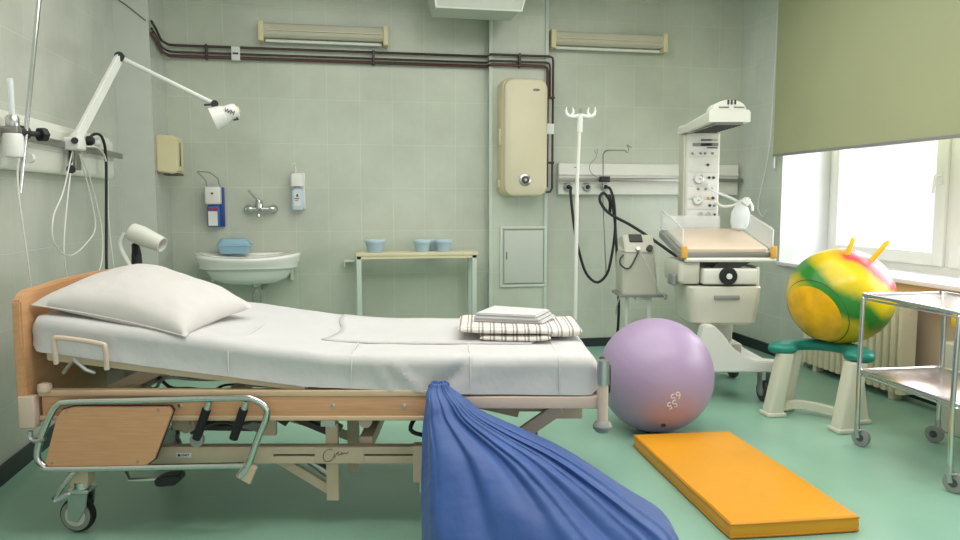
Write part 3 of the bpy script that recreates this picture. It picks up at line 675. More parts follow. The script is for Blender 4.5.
    for x in (-.075, -.02, .01, .06):
        MB().lathe([(.009, 0), (.007, .01)], (cx+x, y-.003, 1.515), d=(0, -1, 0), seg=14).build('button', 'grey', r)
    for z0, z1 in ((1.395, 1.485), (1.30, 1.388), (1.215, 1.293), (1.145, 1.207), (1.085, 1.138)): plate(-.10, .10, z0, z1, 'white', 'panel_plate')
    for x, z in ((-.03, 1.345), (-.035, 1.205)):
        g = MB().lathe([(.034, 0), (.034, .014), (.028, .016)], (cx+x, y-.003, z), d=(0, -1, 0), seg=24).build('gauge', 'steel', r)
        MB().lathe([(.026, .0155), (.025, .018)], (cx+x, y-.003, z), d=(0, -1, 0), seg=24).build('gauge_face', 'paper', g)
        MB().box(cx+x-.002, cx+x+.012, y-.0235, y-.021, z-.002, z+.002).build('needle', 'ink', g, smooth=False)
    for x, z, m in ((.03, 1.44, 'ink'), (.04, 1.355, 'ink'), (.07, 1.355, 'ink'), (-.03, 1.28, 'grey'), (.02, 1.28, 'grey'), (.06, 1.28, 'grey'), (.04, 1.22, 'orange'), (.07, 1.22, 'ink'), (.05, 1.17, 'ink'), (.08, 1.17, 'grey')):
        MB().lathe([(.010, 0), (.008, .012)], (cx+x, y-.003, z), d=(0, -1, 0), seg=12).build('knob', m, r)
    for x in (-.01, .04):
        MB().lathe([(.018, 0), (.018, .008), (.008, .01)], (cx+x, y-.003, 1.11), d=(0, -1, 0), seg=18).build('port', 'steel', r)
    MB().lathe([(.008, 0), (.006, .01)], (cx+.085, y-.003, 1.11), d=(0, -1, 0), seg=12).build('port', 'ink', r)
    cx -= .013
    # hood
    hz = 1.652
    arm = [(x, yy, z) for x, yy, z in ()]
    h = MB(); X0, X1 = cx-.12, cx+.11
    secs = []
    for yy, zb, zt, a, c_ in ((5.12, hz, hz+.055, cx-.125, cx+.115), (4.98, hz, hz+.055, cx-.12, cx+.11), (4.50, hz+.008, hz+.075, cx-.13, cx+.11), (4.40, hz+.01, hz+.08, cx-.132, cx+.11)):
        secs.append([(a, yy, zb), (a, yy, zt-.012), (a+.012, yy, zt), (c_-.012, yy, zt), (c_, yy, zt-.012), (c_, yy, zb)])
    h.loft(secs); hood = h.build('hood', 'panelwhite', r)
    MB().box(X0+.03, X1-.03, 4.43, 4.92, hz-.004, hz+.009).build('heater_grille', 'grey', hood, smooth=False)
    g = MB()
    for k in range(9): g.box(X0+.04, X1-.04, 4.45+k*.053, 4.462+k*.053, hz-.009, hz-.003)
    g.build('heater_bars', 'darkgrey', hood, smooth=False)
    dm = MB(); prof = [(cx-.01+.10*math.cos(R(a)), hz+.078+.062*math.sin(R(a))) for a in range(0, 181, 12)]
    dm.prism(prof, 4.41, 4.54, 'xz', bev=.004); dome = dm.build('vent_dome', 'panelwhite', r)
    for x in (-.02, 0, .02): MB().box(cx+x-.005, cx+x+.005, 4.405, 4.412, hz+.112, hz+.138).build('vent_slot', 'ink', dome, smooth=False)
    for x in (-.045, .045): MB().box(cx+x-.03, cx+x+.03, 4.405, 4.412, hz+.094, hz+.098).build('vent_slot', 'ink', dome, smooth=False)
warmer()
r = thing('breathing_mask', 'clear plastic breathing bag and tubing lying on the warming table', 'mask', (1.66, 4.80, .93), 'U')
mb = MB(); mb.lathe([(.01, 0), (.045, .01), (.058, .05), (.06, .11), (.045, .15), (.022, .17), (.02, .20)], (1.66, 4.83, .925), d=(.12, .1, 1), seg=24); mb.build('mask_bag', 'clearbag', r)
MB().tube([(1.66, 4.85, 1.11), (1.60, 4.86, 1.14), (1.53, 4.88, 1.17), (1.49, 4.93, 1.20), (1.50, 4.965, 1.23)], .009, 10, smooth=6).build('tubing', 'clearbag', r)
MB().tube([(1.52, 4.9, 1.11), (1.57, 4.88, 1.08), (1.64, 4.86, 1.09), (1.71, 4.86, 1.13), (1.745, 4.85, 1.09), (1.75, 4.84, 1.05)], .009, 10, smooth=6).build('strap', 'white', r)
MB().lathe([(.03, 0), (.026, .03), (.012, .045)], (1.69, 4.83, 1.10), d=(.5, -.2, .6), seg=18).build('connector', 'white', r)

r.location.z += .085; r.location.x += .03

# ================================================================== LEFT WALL
def left_panel():
    r = thing('bedhead_panel', 'long white bed-head service panel with a grey metal rail on the left wall', 'panel', (-1.43, 4.0, 1.33))
    MB().prism([(-1.45, 1.335), (-1.40, 1.335), (-1.385, 1.36), (-1.385, 1.55), (-1.41, 1.585), (-1.45, 1.585)], 2.6, 4.95, 'xz', bev=.004).build('panel_body', 'panelwhite', r)
    MB().box(-1.388, -1.380, 2.6, 4.95, 1.44, 1.447).build('groove', 'grout', r)
    MB().box(-1.365, -1.355, 2.6, 5.04, 1.462, 1.497, bev=.002).build('rail', 'greymetal', r)
    for y in (3.6, 4.3, 4.9): MB().box(-1.386, -1.364, y-.012, y+.012, 1.465, 1.494).build('rail_mount', 'grey', r)
    MB().box(-1.388, -1.372, 4.44, 4.66, 1.505, 1.555, bev=.006).build('socket_plate', 'white', r)
left_panel()
# examination lamp
def exam_lamp():
    r = thing('examination_lamp', 'white jointed examination lamp on a long arm clamped to the wall rail', 'lamp', (-1.34, 4.13, 1.5))
    B = Vector((-1.315, 4.10, 1.515)); E = Vector((-1.225, 4.58, 2.01)); H = Vector((-.70, 4.45, 1.745))
    MB().box(-1.37, -1.29, 4.05, 4.16, 1.455, 1.52, bev=.012).build('clamp', 'white', r)
    MB().lathe([(.03, -.02), (.036, 0), (.03, .02)], B, d=(1, -.3, 0)).build('base_joint', 'white', r)
    MB().lathe([(.016, 0), (.016, .03)], (-1.315, 4.06, 1.50), d=(.4, -1, 0)).build('tightening_knob', 'black', r)
    MB().bar(B, E, .030, .058, side=(1, -.2, 0), bev=.008).build('lower_arm', 'white', r)
    MB().lathe([(.026, -.03), (.028, 0), (.026, .03)], E, d=(.2, -1, 0)).build('elbow', 'black', r)
    MB().cyl(E, H, .013).build('upper_arm', 'white', r)
    MB().lathe([(.02, -.02), (.02, .02)], H, d=(.2, -1, 0)).tube([H, H+Vector((-.05, -.03, -.01))], .006, 8).build('head_joint', 'black', r)
    MB().tube([H, H+Vector((.02, 0, -.03))], .01, 8).build('head_stem', 'white', r)
    d = Vector((-.86, -.1, -.36)).normalized(); c0 = H+Vector((.115, .0, -.035))
    hd = MB(); hd.lathe([(.018, -.012), (.04, -.006), (.046, .01), (.048, .055), (.052, .056), (.052, .066), (.056, .068), (.068, .135), (.060, .135), (.048, .09)], c0, d=d, caps=True); hh = hd.build('lamp_head', 'white', r)
    MB().lathe([(.02, -.02), (.024, -.010)], c0, d=d).build('rear_cap', 'cream', hh)
    sd = d.cross(Vector((0, 1, 0))).normalized()
    textmesh('marking', 'WM', .032, Matrix.Translation(c0+d*.03+Vector((0, -.053, 0))) @ Matrix.Rotation(R(20), 4, 'Y') @ Matrix.Rotation(R(90), 4, 'X'), 'ink', hh, ext=.003)
    MB().tube([c0+Vector((.0, -.02, -.035)), c0+Vector((.015, -.03, -.05)), c0+Vector((-.01, -.03, -.055))], .005, 8).build('switch', 'black', hh)
exam_lamp()
def vtube(pts, label, m='translwhite', rad=.0045, name='hanging_tube', grp=None):
    MB().tube(pts, rad, 8, smooth=8).build(name, m, top=(label, 'tube' if m != 'black' else 'cable')+((grp,) if grp else ()), origin=pts[0])
vtube([(-1.34, 4.10, 1.45), (-1.34, 3.95, 1.25), (-1.34, 3.80, 1.12), (-1.34, 3.80, 1.00), (-1.34, 3.98, .93), (-1.34, 4.22, .97), (-1.34, 4.40, 1.06), (-1.34, 4.33, 1.25), (-1.33, 4.17, 1.44)], 'thin pale tube hanging in the left loop under the wall rail', rad=.0035)
vtube([(-1.345, 4.13, 1.45), (-1.345, 4.01, 1.2), (-1.345, 3.93, .95), (-1.345, 4.0, .78), (-1.345, 4.22, .74), (-1.345, 4.48, .84), (-1.345, 4.52, 1.05), (-1.345, 4.38, 1.30), (-1.335, 4.20, 1.44)], 'thin pale tube hanging in the longest loop under the wall rail', rad=.0035)
vtube([(-1.345, 4.30, 1.49), (-1.33, 4.50, 1.49), (-1.33, 4.62, 1.40), (-1.34, 4.64, 1.1), (-1.34, 4.70, .80), (-1.34, 4.80, .62)], 'thin pale tube falling from the rail to behind the headboard')
vtube([(-1.375, 4.44, 1.53), (-1.345, 4.48, 1.57), (-1.33, 4.56, 1.555), (-1.33, 4.61, 1.44), (-1.34, 4.60, 1.1), (-1.34, 4.56, .8), (-1.34, 4.58, .6)], 'black power cable hanging from the socket down behind the headboard', 'black', .008, 'power_cable')
for i, (y, nm) in enumerate(((4.44, 'left'), (4.56, 'right'))):
    pl = MB(); pl.lathe([(.026, 0), (.026, .02), (.016, .035)], (-1.372, y, 1.53), d=(1, 0, 0)); pl.build('wall_plug', 'black' if i == 0 else 'white', top=('%s plug in the bed-head socket strip, %s' % (('black', 'nearer the lamp clamp') if i == 0 else ('white', 'at the far end')), 'plug'), origin=(-1.372, y, 1.53))
r = thing('rail_bracket', 'small grey metal block with dark knob hanging under the lamp clamp', 'bracket', (-1.35, 4.2, 1.38))
MB().box(-1.36, -1.345, 4.16, 4.24, 1.36, 1.462, bev=.003).build('block', 'greymetal', r)
MB().lathe([(.018, 0), (.022, .01), (.02, .03)], (-1.35, 4.10, 1.36), d=(.3, -1, 0)).cyl((-1.35, 4.10, 1.36), (-1.35, 4.11, 1.455), .008).build('knob', 'black', r)
# slanted metal pole clamped on the rail
r = thing('infusion_pole', 'slim chrome infusion pole clamped upright to the left wall rail', 'pole', (-1.28, 3.53, 1.24))
MB().cyl((-1.345, 3.46, 1.235), (-1.235, 3.57, 2.30), .010).build('pole', 'chrome', r)
MB().lathe([(.028, 0), (.03, .02), (.028, .05)], (-1.35, 3.47, 1.49), d=(.6, 1, 0)).build('clamp', 'black', r)
MB().lathe([(.012, 0), (.012, .05)], (-1.32, 3.53, 1.49), d=(.5, 1, 0)).lathe([(.03, .05), (.034, .06), (.03, .08)], (-1.32, 3.53, 1.49), d=(.5, 1, 0), seg=6).build('clamp_knob', 'black', r)
MB().lathe([(.022, -.015), (.022, .015)], (-1.325, 3.52, 1.385), d=(0, 1, 0)).build('collar', 'white', r)
# flow meter
r = thing('flow_meter', 'oxygen flow meter with clear scale tube and white humidifier on the wall rail', 'flow meter', (-1.35, 3.39, 1.35))
MB().cyl((-1.33, 3.39, 1.55), (-1.33, 3.39, 1.70), .012).build('scale_tube', 'clearbag', r)
MB().cyl((-1.33, 3.39, 1.55), (-1.33, 3.39, 1.69), .006).build('float_rod', 'white', r)
MB().lathe([(.02, 0), (.026, .01), (.026, .05), (.02, .06)], (-1.33, 3.39, 1.49)).build('valve_body', 'steel', r)
MB().lathe([(.012, 0), (.036, .006), (.04, .02), (.04, .09), (.034, .10)], (-1.325, 3.37, 1.375)).build('humidifier', 'white', r)
MB().box(-1.372, -1.30, 3.355, 3.405, 1.475, 1.505, bev=.006).build('rail_clamp', 'greymetal', r)
MB().tube([(-1.325, 3.42, 1.375), (-1.325, 3.40, 1.34), (-1.325, 3.40, 1.2), (-1.33, 3.47, .9), (-1.34, 3.53, .6)], .004, 8, smooth=6).build('tubing', 'translwhite', r)
# crack-like cable line high on the pilaster
MB().tube([(-1.45, 5.308, 2.53), (-1.36, 5.308, 2.47), (-1.25, 5.308, 2.38)], .003, 6).tube([(-1.449, 5.308, 2.80), (-1.449, 5.308, 2.53)], .003, 6).build('thin_cable', 'darkgrey', top=('thin dark cable crossing the face of the pilaster near the ceiling', 'cable'), origin=(-1.36, 5.308, 2.5))

# bedside reading lamp behind the pillow
r = thing('reading_lamp', 'white cone reading lamp with black neck rising behind the pillow', 'lamp', (-1.78, 3.90, 0), 'U')
MB().lathe([(.14, 0), (.14, .012), (.03, .03)], (-1.745, 3.75, 0)).build('base', 'white', r)
MB().cyl((-1.745, 3.75, .02), (-1.745, 3.75, .90), .014).build('stand', 'white', r)
MB().lathe([(.026, 0), (.024, .05), (.017, .09)], (-1.745, 3.75, .88)).tube([(-1.745, 3.75, .88), (-1.745, 3.74, .94), (-1.735, 3.72, .98)], .018, 10).build('neck', 'black', r)
d = Vector((.90, -.15, -.36))
MB().lathe([(.025, -.06), (.046, -.055), (.050, 0), (.038, .12), (.034, .12), (.030, .02)], (-1.70, 3.72, 1.025), d=d, caps=True).build('lamp_head', 'panelwhite', r)
MB().tube([(-1.79, 3.73, 1.04), (-1.81, 3.72, .98), (-1.77, 3.70, .90), (-1.74, 3.70, .85)], .012, 8, smooth=5).build('cable', 'white', r)

# ================================================================== THE BED (local frame U)
def bed():
    r = thing('hospital_bed', 'adjustable hospital bed with beech headboard and beige steel frame', 'bed', (-.6, 3.0, 0), 'U')
    # headboard
    hb = MB(); pts = []
    n = 24
    top = []
    for k in range(n+1):
        t = k/n; v = 2.535+.92*t
        z = .884+.018*math.sin(PI*t)+.01*t
        if t < .06: z -= .03*(1-t/.06)**2
        if t > .94: z -= .03*((t-.94)/.06)**2
        top.append((v, z))
    hb.prism([(2.535, .40)]+top+[(3.455, .40)], -1.622, -1.588, 'yz', bev=.006)
    hb.build('headboard', 'woodside', r)
    for v in (2.55, 3.45):
        MB().box(-1.616, -1.560, v-.02, v+.02, .405, .520, bev=.005).build('corner_block', 'pinkbeige', r)
    MB().lathe([(.022, 0), (.024, .008), (.022, .025), (.012, .03)], (-1.535, 2.56, .532)).build('corner_knob', 'pinkbeige', r)
    MB().tube([(-1.57, 2.52, .40), (-1.57, 2.52, .375), (-1.55, 2.52, .365), (-1.52, 2.52, .375)], .01, 8, smooth=4).build('bracket_hook', 'steel', r)
    # side rails (wood) near and far
    for v in (2.575, 3.42):
        MB().box(-1.55, -.17, v-.012, v+.012, .440, .512, bev=.002).build('side_board', 'wood', r)
        MB().box(-1.56, -.17, v-.016, v+.022, .512, .535, bev=.004).build('board_cap', 'woodlip', r)
        MB().box(-1.56, -.17, v-.016, v+.022, .425, .442, bev=.003).build('board_lower_strip', 'woodlip', r)
        MB().box(-.17, .42, v-.015, v+.02, .468, .512, bev=.004).build('foot_rail', 'pinkbeige', r)
    for x in (-.52, -.268, -1.06):
        MB().lathe([(.008, 0), (.008, .003), (.004, .004)], (x, 2.563, .480), d=(0, -1, 0), seg=14).build('bolt', 'steel', r)
    # foot posts
    for v in (2.55, 3.44):
        MB().cyl((.432, v, .41), (.432, v, .56), .019).build('foot_post', 'pinkbeige', r)
        MB().cyl((.432, v, .56), (.432, v, .645), .022).build('post_sleeve', 'steel', r)
        MB().lathe([(.012, 0), (.022, .004), (.032, .015), (.034, .026), (.028, .038), (.018, .045)], (.432, v, .385)).build('bumper', 'grey', r)
    MB().box(.42, .45, 2.57, 3.42, .47, .512, bev=.004).build('foot_crossbar', 'pinkbeige', r)
    MB().box(.445, .47, 2.60, 2.74, .51, .62, bev=.01).build('foot_bracket', 'black', r)
    # lying deck
    dk = MB()
    for v in (2.59, 3.40): dk.bar((-1.53, v, .652), (-.62, v, .540), .022, .028)
    dk.bar((-1.53, 2.59, .652), (-1.53, 3.40, .652), .022, .028, side=(1, 0, 0))
    dk.build('backrest_frame', 'beige', r)
    MB().bar((-1.52, 3.0, .675), (-.62, 3.0, .558), .76, .012).build('backrest_plate', 'darkgrey', r)
    MB().bar((-.62, 3.0, .530), (.40, 3.0, .512), .78, .012).build('seat_plate', 'darkgrey', r)
    for x in (-1.3, -.9): MB().bar((x, 2.60, .5), (x, 3.40, .5), .05, .03, side=(1, 0, 0)).build('cross_member', 'beige', r)
    # mattress holder loop and latch
    MB().tube([(-1.475, 2.535, .635), (-1.475, 2.530, .715), (-1.455, 2.53, .728), (-1.32, 2.53, .708), (-1.30, 2.53, .69), (-1.30, 2.535, .615)], .009, 10, smooth=5).build('mattress_loop', 'pinkbeige', r)
    MB().tube([(-1.46, 2.55, .60), (-1.435, 2.535, .625), (-1.41, 2.53, .65), (-1.37, 2.53, .615), (-1.35, 2.55, .60)], .007, 8).build('latch_wire', 'steel', r)
    # folding side rail
    sr = MB(); V = 2.525
    sr.tube([(-.83, V, .275), (-1.47, V, .262), (-1.53, V, .272), (-1.553, V, .31), (-1.535, V, .38), (-1.50, V, .455), (-1.475, V, .49), (-1.43, V, .503), (-1.2, V, .508), (-.85, V, .517), (-.79, V, .512), (-.748, V, .485), (-.745, V, .45), (-.775, V, .38), (-.815, V, .275), (-.845, V, .235)], .012, 12, smooth=6)
    sro = sr.build('side_rail', 'chrome', r)
    pn = [(-1.525, .285), (-1.515, .272), (-1.17, .278), (-1.14, .30), (-1.07, .47), (-1.08, .487), (-1.41, .487), (-1.455, .475), (-1.475, .45)]
    MB().prism(pn, V-.006, V+.006, 'xz', bev=.002).build('side_rail_panel', 'wood', sro)
    MB().prism([(x+(.003 if x > -1.3 else -.003), z+(.003 if z > .38 else -.003)) for x, z in pn], V+.005, V+.012, 'xz').build('panel_edging', 'ink', sro)
    for x, z in ((-1.44, .472), (-1.12, .476), (-1.50, .287), (-1.20, .292)): MB().lathe([(.005, 0), (.004, .003)], (x, V-.006, z), d=(0, -1, 0), seg=10).build('screw', 'steel', sro)
    for x in (-.945, -.815):
        MB().cyl((x, V+.005, .505), (x-.02, V+.01, .45), .012).build('link', 'chrome', sro)
        MB().cyl((x-.012, V+.008, .475), (x-.055, V+.02, .365), .0155).build('grip', 'foam', sro)
    MB().lathe([(.024, -.01), (.024, .01)], (-1.0, V+.025, .36), d=(0, 1, 0)).build('pivot', 'grey', sro)
    MB().prism([(-.86, .235), (-.83, .285), (-.785, .265), (-.81, .205)], V-.004, V+.02, 'xz', bev=.003).build('rail_bracket', 'beige', sro)
    # undercarriage
    for v in (2.63, 3.36):
        MB().box(-1.50, -.20, v-.02, v+.02, .285, .313, bev=.003).box(-1.50, -.20, v-.02, v+.02, .25, .278, bev=.003).box(-.60, -.42, v-.022, v+.02, .252, .312, bev=.003).box(-1.5, -.75, v-.021, v+.02, .254, .308, bev=.003).build('chassis_beam', 'beige', r)
        MB().box(-1.49, -.21, v-.012, v+.012, .275, .288).build('beam_slot', 'ink', r, smooth=False)
    for x in (-1.38, -.42): MB().box(x-.025, x+.025, 2.66, 3.34, .29, .335, bev=.003).build('chassis_cross', 'beige', r)
    MB().bar((-.545, 2.66, .445), (-.545, 2.66, .095), .022, .045, side=(0, 1, 0)).build('upright', 'beige', r)
    MB().bar((-.50, 2.85, .46), (-.50, 2.85, .13), .022, .045, side=(0, 1, 0)).build('upright', 'beige', r)
    MB().bar((-.222, 2.62, .32), (-.222, 2.62, .185), .05, .04).build('chassis_leg', 'beige', r)
    MB().cyl((-.215, 2.62, .19), (-.215, 2.62, .14), .012).build('leg_stub', 'steel', r)
    MB().bar((-.79, 2.70, .26), (-.56, 2.68, .125), .02, .035).build('lower_link', 'beige', r)
    MB().bar((-.76, 3.1, .275), (-.47, 3.1, .155), .02, .035).build('lower_link', 'beige', r)
    MB().cyl((-.72, 2.73, .265), (-.60, 2.71, .20), .016).cyl((-.60, 2.71, .20), (-.555, 2.70, .175), .02).build('lower_actuator', 'steel', r)
    MB().bar((-.80, 2.8, .43), (-.62, 2.8, .385), .04, .05).build('actuator_motor', 'darkgrey', r)
    MB().cyl((-.68, 2.78, .40), (-.53, 2.75, .335), .018).build('actuator_rod', 'grey', r)
    MB().bar((-1.02, 2.9, .42), (-.62, 2.9, .30), .03, .04).build('scissor_arm', 'beige', r)
    MB().bar((-1.15, 2.85, .36), (-.75, 2.85, .36), .05, .04).build('motor_housing', 'darkgrey', r)
    MB().bar((-1.42, 2.75, .47), (-1.15, 2.72, .60), .04, .05).build('lift_arm', 'beige', r)
    MB().bar((-.78, 2.68, .42), (-.78, 2.68, .335), .02, .05).build('mount_plate', 'beige', r)
    MB().box(-.74, -.50, 2.57, 2.61, .43, .447, bev=.003).box(-.56, -.51, 2.54, 2.6, .41, .43).box(-.46, -.30, 2.57, 2.61, .43, .441, bev=.003).build('rail_slider', 'steel', r)
    MB().lathe([(.024, -.012), (.024, .012)], (-.42, 2.66, .395), d=(0, 1, 0)).build('roller', 'pinkbeige', r)
    MB().box(-1.14, -1.05, 2.66, 2.72, .355, .40, bev=.012).build('actuator_cover', 'beige', r)
    MB().lathe([(.03, 0), (.03, .05)], (-1.09, 2.66, .375), d=(.3, 1, .2)).build('actuator_end', 'beige', r)
    MB().bar((-1.16, 2.74, .352), (-.80, 2.74, .347), .06, .018).build('drive_plate', 'darkgrey', r)
    MB().bar((-1.00, 2.70, .41), (-.80, 2.72, .345), .03, .035).build('drive_lever', 'grey', r)
    MB().bar((-.80, 2.74, .425), (-.72, 2.74, .375), .04, .05).bar((-.74, 2.74, .40), (-.56, 2.72, .33), .03, .022).build('upper_actuator', 'darkgrey', r)
    MB().bar((-1.20, 2.9, .36), (-1.02, 2.9, .40), .06, .05).build('drive_housing', 'beige', r)
    # foot side links seen right of the bag
    MB().bar((.09, 2.80, .25), (.31, 2.80, .405), .025, .05).build('foot_link', 'pinkbeige', r)
    MB().bar((.06, 2.87, .40), (.33, 2.87, .40), .05, .05).bar((.25, 2.85, .385), (.40, 2.85, .385), .05, .065).build('foot_beam', 'beige', r)
    MB().bar((-.05, 2.95, .40), (.16, 2.92, .36), .12, .03).build('foot_plate', 'beige', r)
    MB().tube([(.20, 2.88, .33), (.22, 2.88, .30), (.22, 2.88, .20)], .010, 8).box(.16, .21, 2.88, 2.91, .22, .29, bev=.004).build('foot_stop', 'darkgrey', r)
    # grey box and cables under the head
    MB().box(-1.52, -1.44, 2.95, 3.15, .43, .52, bev=.01).build('junction_box', 'medgrey', r)
    cbl = MB()
    for j in range(4):
        z0 = .455+.012*j
        cbl.tube([(-1.44, 2.9+.03*j, z0-.02), (-1.32, 2.9, z0+.05), (-1.22, 2.85, z0+.015-.01*j), (-1.15, 2.82+.02*j, z0-.03), (-1.05, 2.85, z0-.01*j), (-1.0, 2.9, .47), (-.8, 2.9, .46)], .005, 6, smooth=6)
    cbl.build('cable_bundle', 'darkgrey', r)
    MB().tube([(-1.3, 2.75, .52), (-1.22, 2.72, .50), (-1.17, 2.70, .545), (-1.05, 2.72, .535), (-.85, 2.74, .53)], .006, 8, smooth=5).build('control_cable', 'steel', r)
    MB().tube([(-1.05, 2.62, .36), (-.95, 2.62, .40), (-.86, 2.62, .395), (-.80, 2.62, .42)], .006, 8, smooth=5).build('hand_cable', 'ink', r)
    MB().tube([(-.23, 2.62, .43), (-.25, 2.60, .38), (-.20, 2.60, .36), (-.15, 2.60, .37), (-.15, 2.60, .43)], .008, 8, smooth=4).build('hand_loop', 'black', r)
    # maker plate and signature-like mark on the beam
    MB().box(-1.10, -1.045, 2.606, 2.610, .275, .292).build('maker_plate', 'paper', r, smooth=False)
    textmesh('plate_letters', 'LINET', .012, Matrix.Translation((-1.068, 2.605, .2835)) @ Matrix.Rotation(R(90), 4, 'X'), 'ink', r)
    MB().box(-1.094, -1.086, 2.604, 2.607, .279, .288).build('plate_symbol', 'ink', r, smooth=False)
    sg = MB(); sg.tube([(-.548+.020*math.cos(a)+.004*math.sin(a), 2.606, .282+.023*math.sin(a)) for a in [R(60+i*20) for i in range(17)]], .0010, 5, smooth=3)
    sg.tube([(-.526, 2.606, 0.275), (-.520, 2.606, 0.288), (-.513, 2.606, 0.296), (-.514, 2.606, 0.285), (-.505, 2.606, 0.286), (-.500, 2.606, 0.295), (-.499, 2.606, 0.286), (-.490, 2.606, 0.292), (-.486, 2.606, 0.288), (-.475, 2.606, 0.295)], .0010, 5, smooth=4)
    sg.build('script_marking', 'ink', r)
    # casters
    def caster(x, v, sgn=1):
        w_ = MB().lathe([(.048, -.016), (.0615, -.013), (.065, 0), (.0615, .013), (.048, .016)], (x, v, .066), d=(.08, 1, 0), seg=32).build('caster_wheel', 'black', r)
        MB().lathe([(.042, -.019), (.055, -.018), (.055, .018), (.042, .019)], (x, v, .066), d=(.08, 1, 0), seg=32).build('tyre_side', 'grey', w_)
        MB().lathe([(.038, -.021), (.038, .021)], (x, v, .066), d=(.08, 1, 0), seg=28).build('wheel_disc', 'medgrey', w_)
        MB().prism([(x-.025, .055), (x+.012, .045), (x+.045, .10), (x+.052, .155), (x-.018, .155)], v-.032, v-.024, 'xz', bev=.003).prism([(x-.025, .055), (x+.012, .045), (x+.045, .10), (x+.052, .155), (x-.018, .155)], v+.024, v+.032, 'xz', bev=.003).build('fork', 'steel', w_)
        MB().box(x-.02, x+.056, v-.034, v+.034, .152, .168, bev=.004).cyl((x+.02, v, .165), (x+.02, v, .19), .03).build('fork_cap', 'chrome', w_)
        MB().loft([[(x+.02+dx, v+dy, z) for dx, dy in ((-.035*k, -.025), (.035*k, -.025), (.035*k, .025), (-.035*k, .025))] for z, k in ((.175, .85), (.20, 1), (.285, 1.1))]).build('caster_leg', 'beige', r)
    caster(-1.462, 2.60); caster(-1.455, 3.36); caster(.12, 2.74); caster(-.20, 3.36)
    MB().tube([(-1.41, 2.58, .26), (-1.45, 2.56, .235), (-1.515, 2.555, .15), (-1.51, 2.555, .135), (-1.47, 2.56, .16)], .009, 8, smooth=5).build('brake_bar', 'chrome', r)
    pd = MB().tube([(-1.30, 2.62, .27), (-1.28, 2.60, .225), (-1.26, 2.58, .20), (-1.14, 2.56, .212)], .008, 10).build('brake_pedal_rod', 'chrome', r)
    MB().prism([(-1.15, .198), (-1.135, .193), (-1.08, .198), (-1.055, .22), (-1.06, .238), (-1.12, .234), (-1.15, .22)], 2.53, 2.58, 'xz', bev=.004).build('pedal_pad', 'black', pd)
bed()

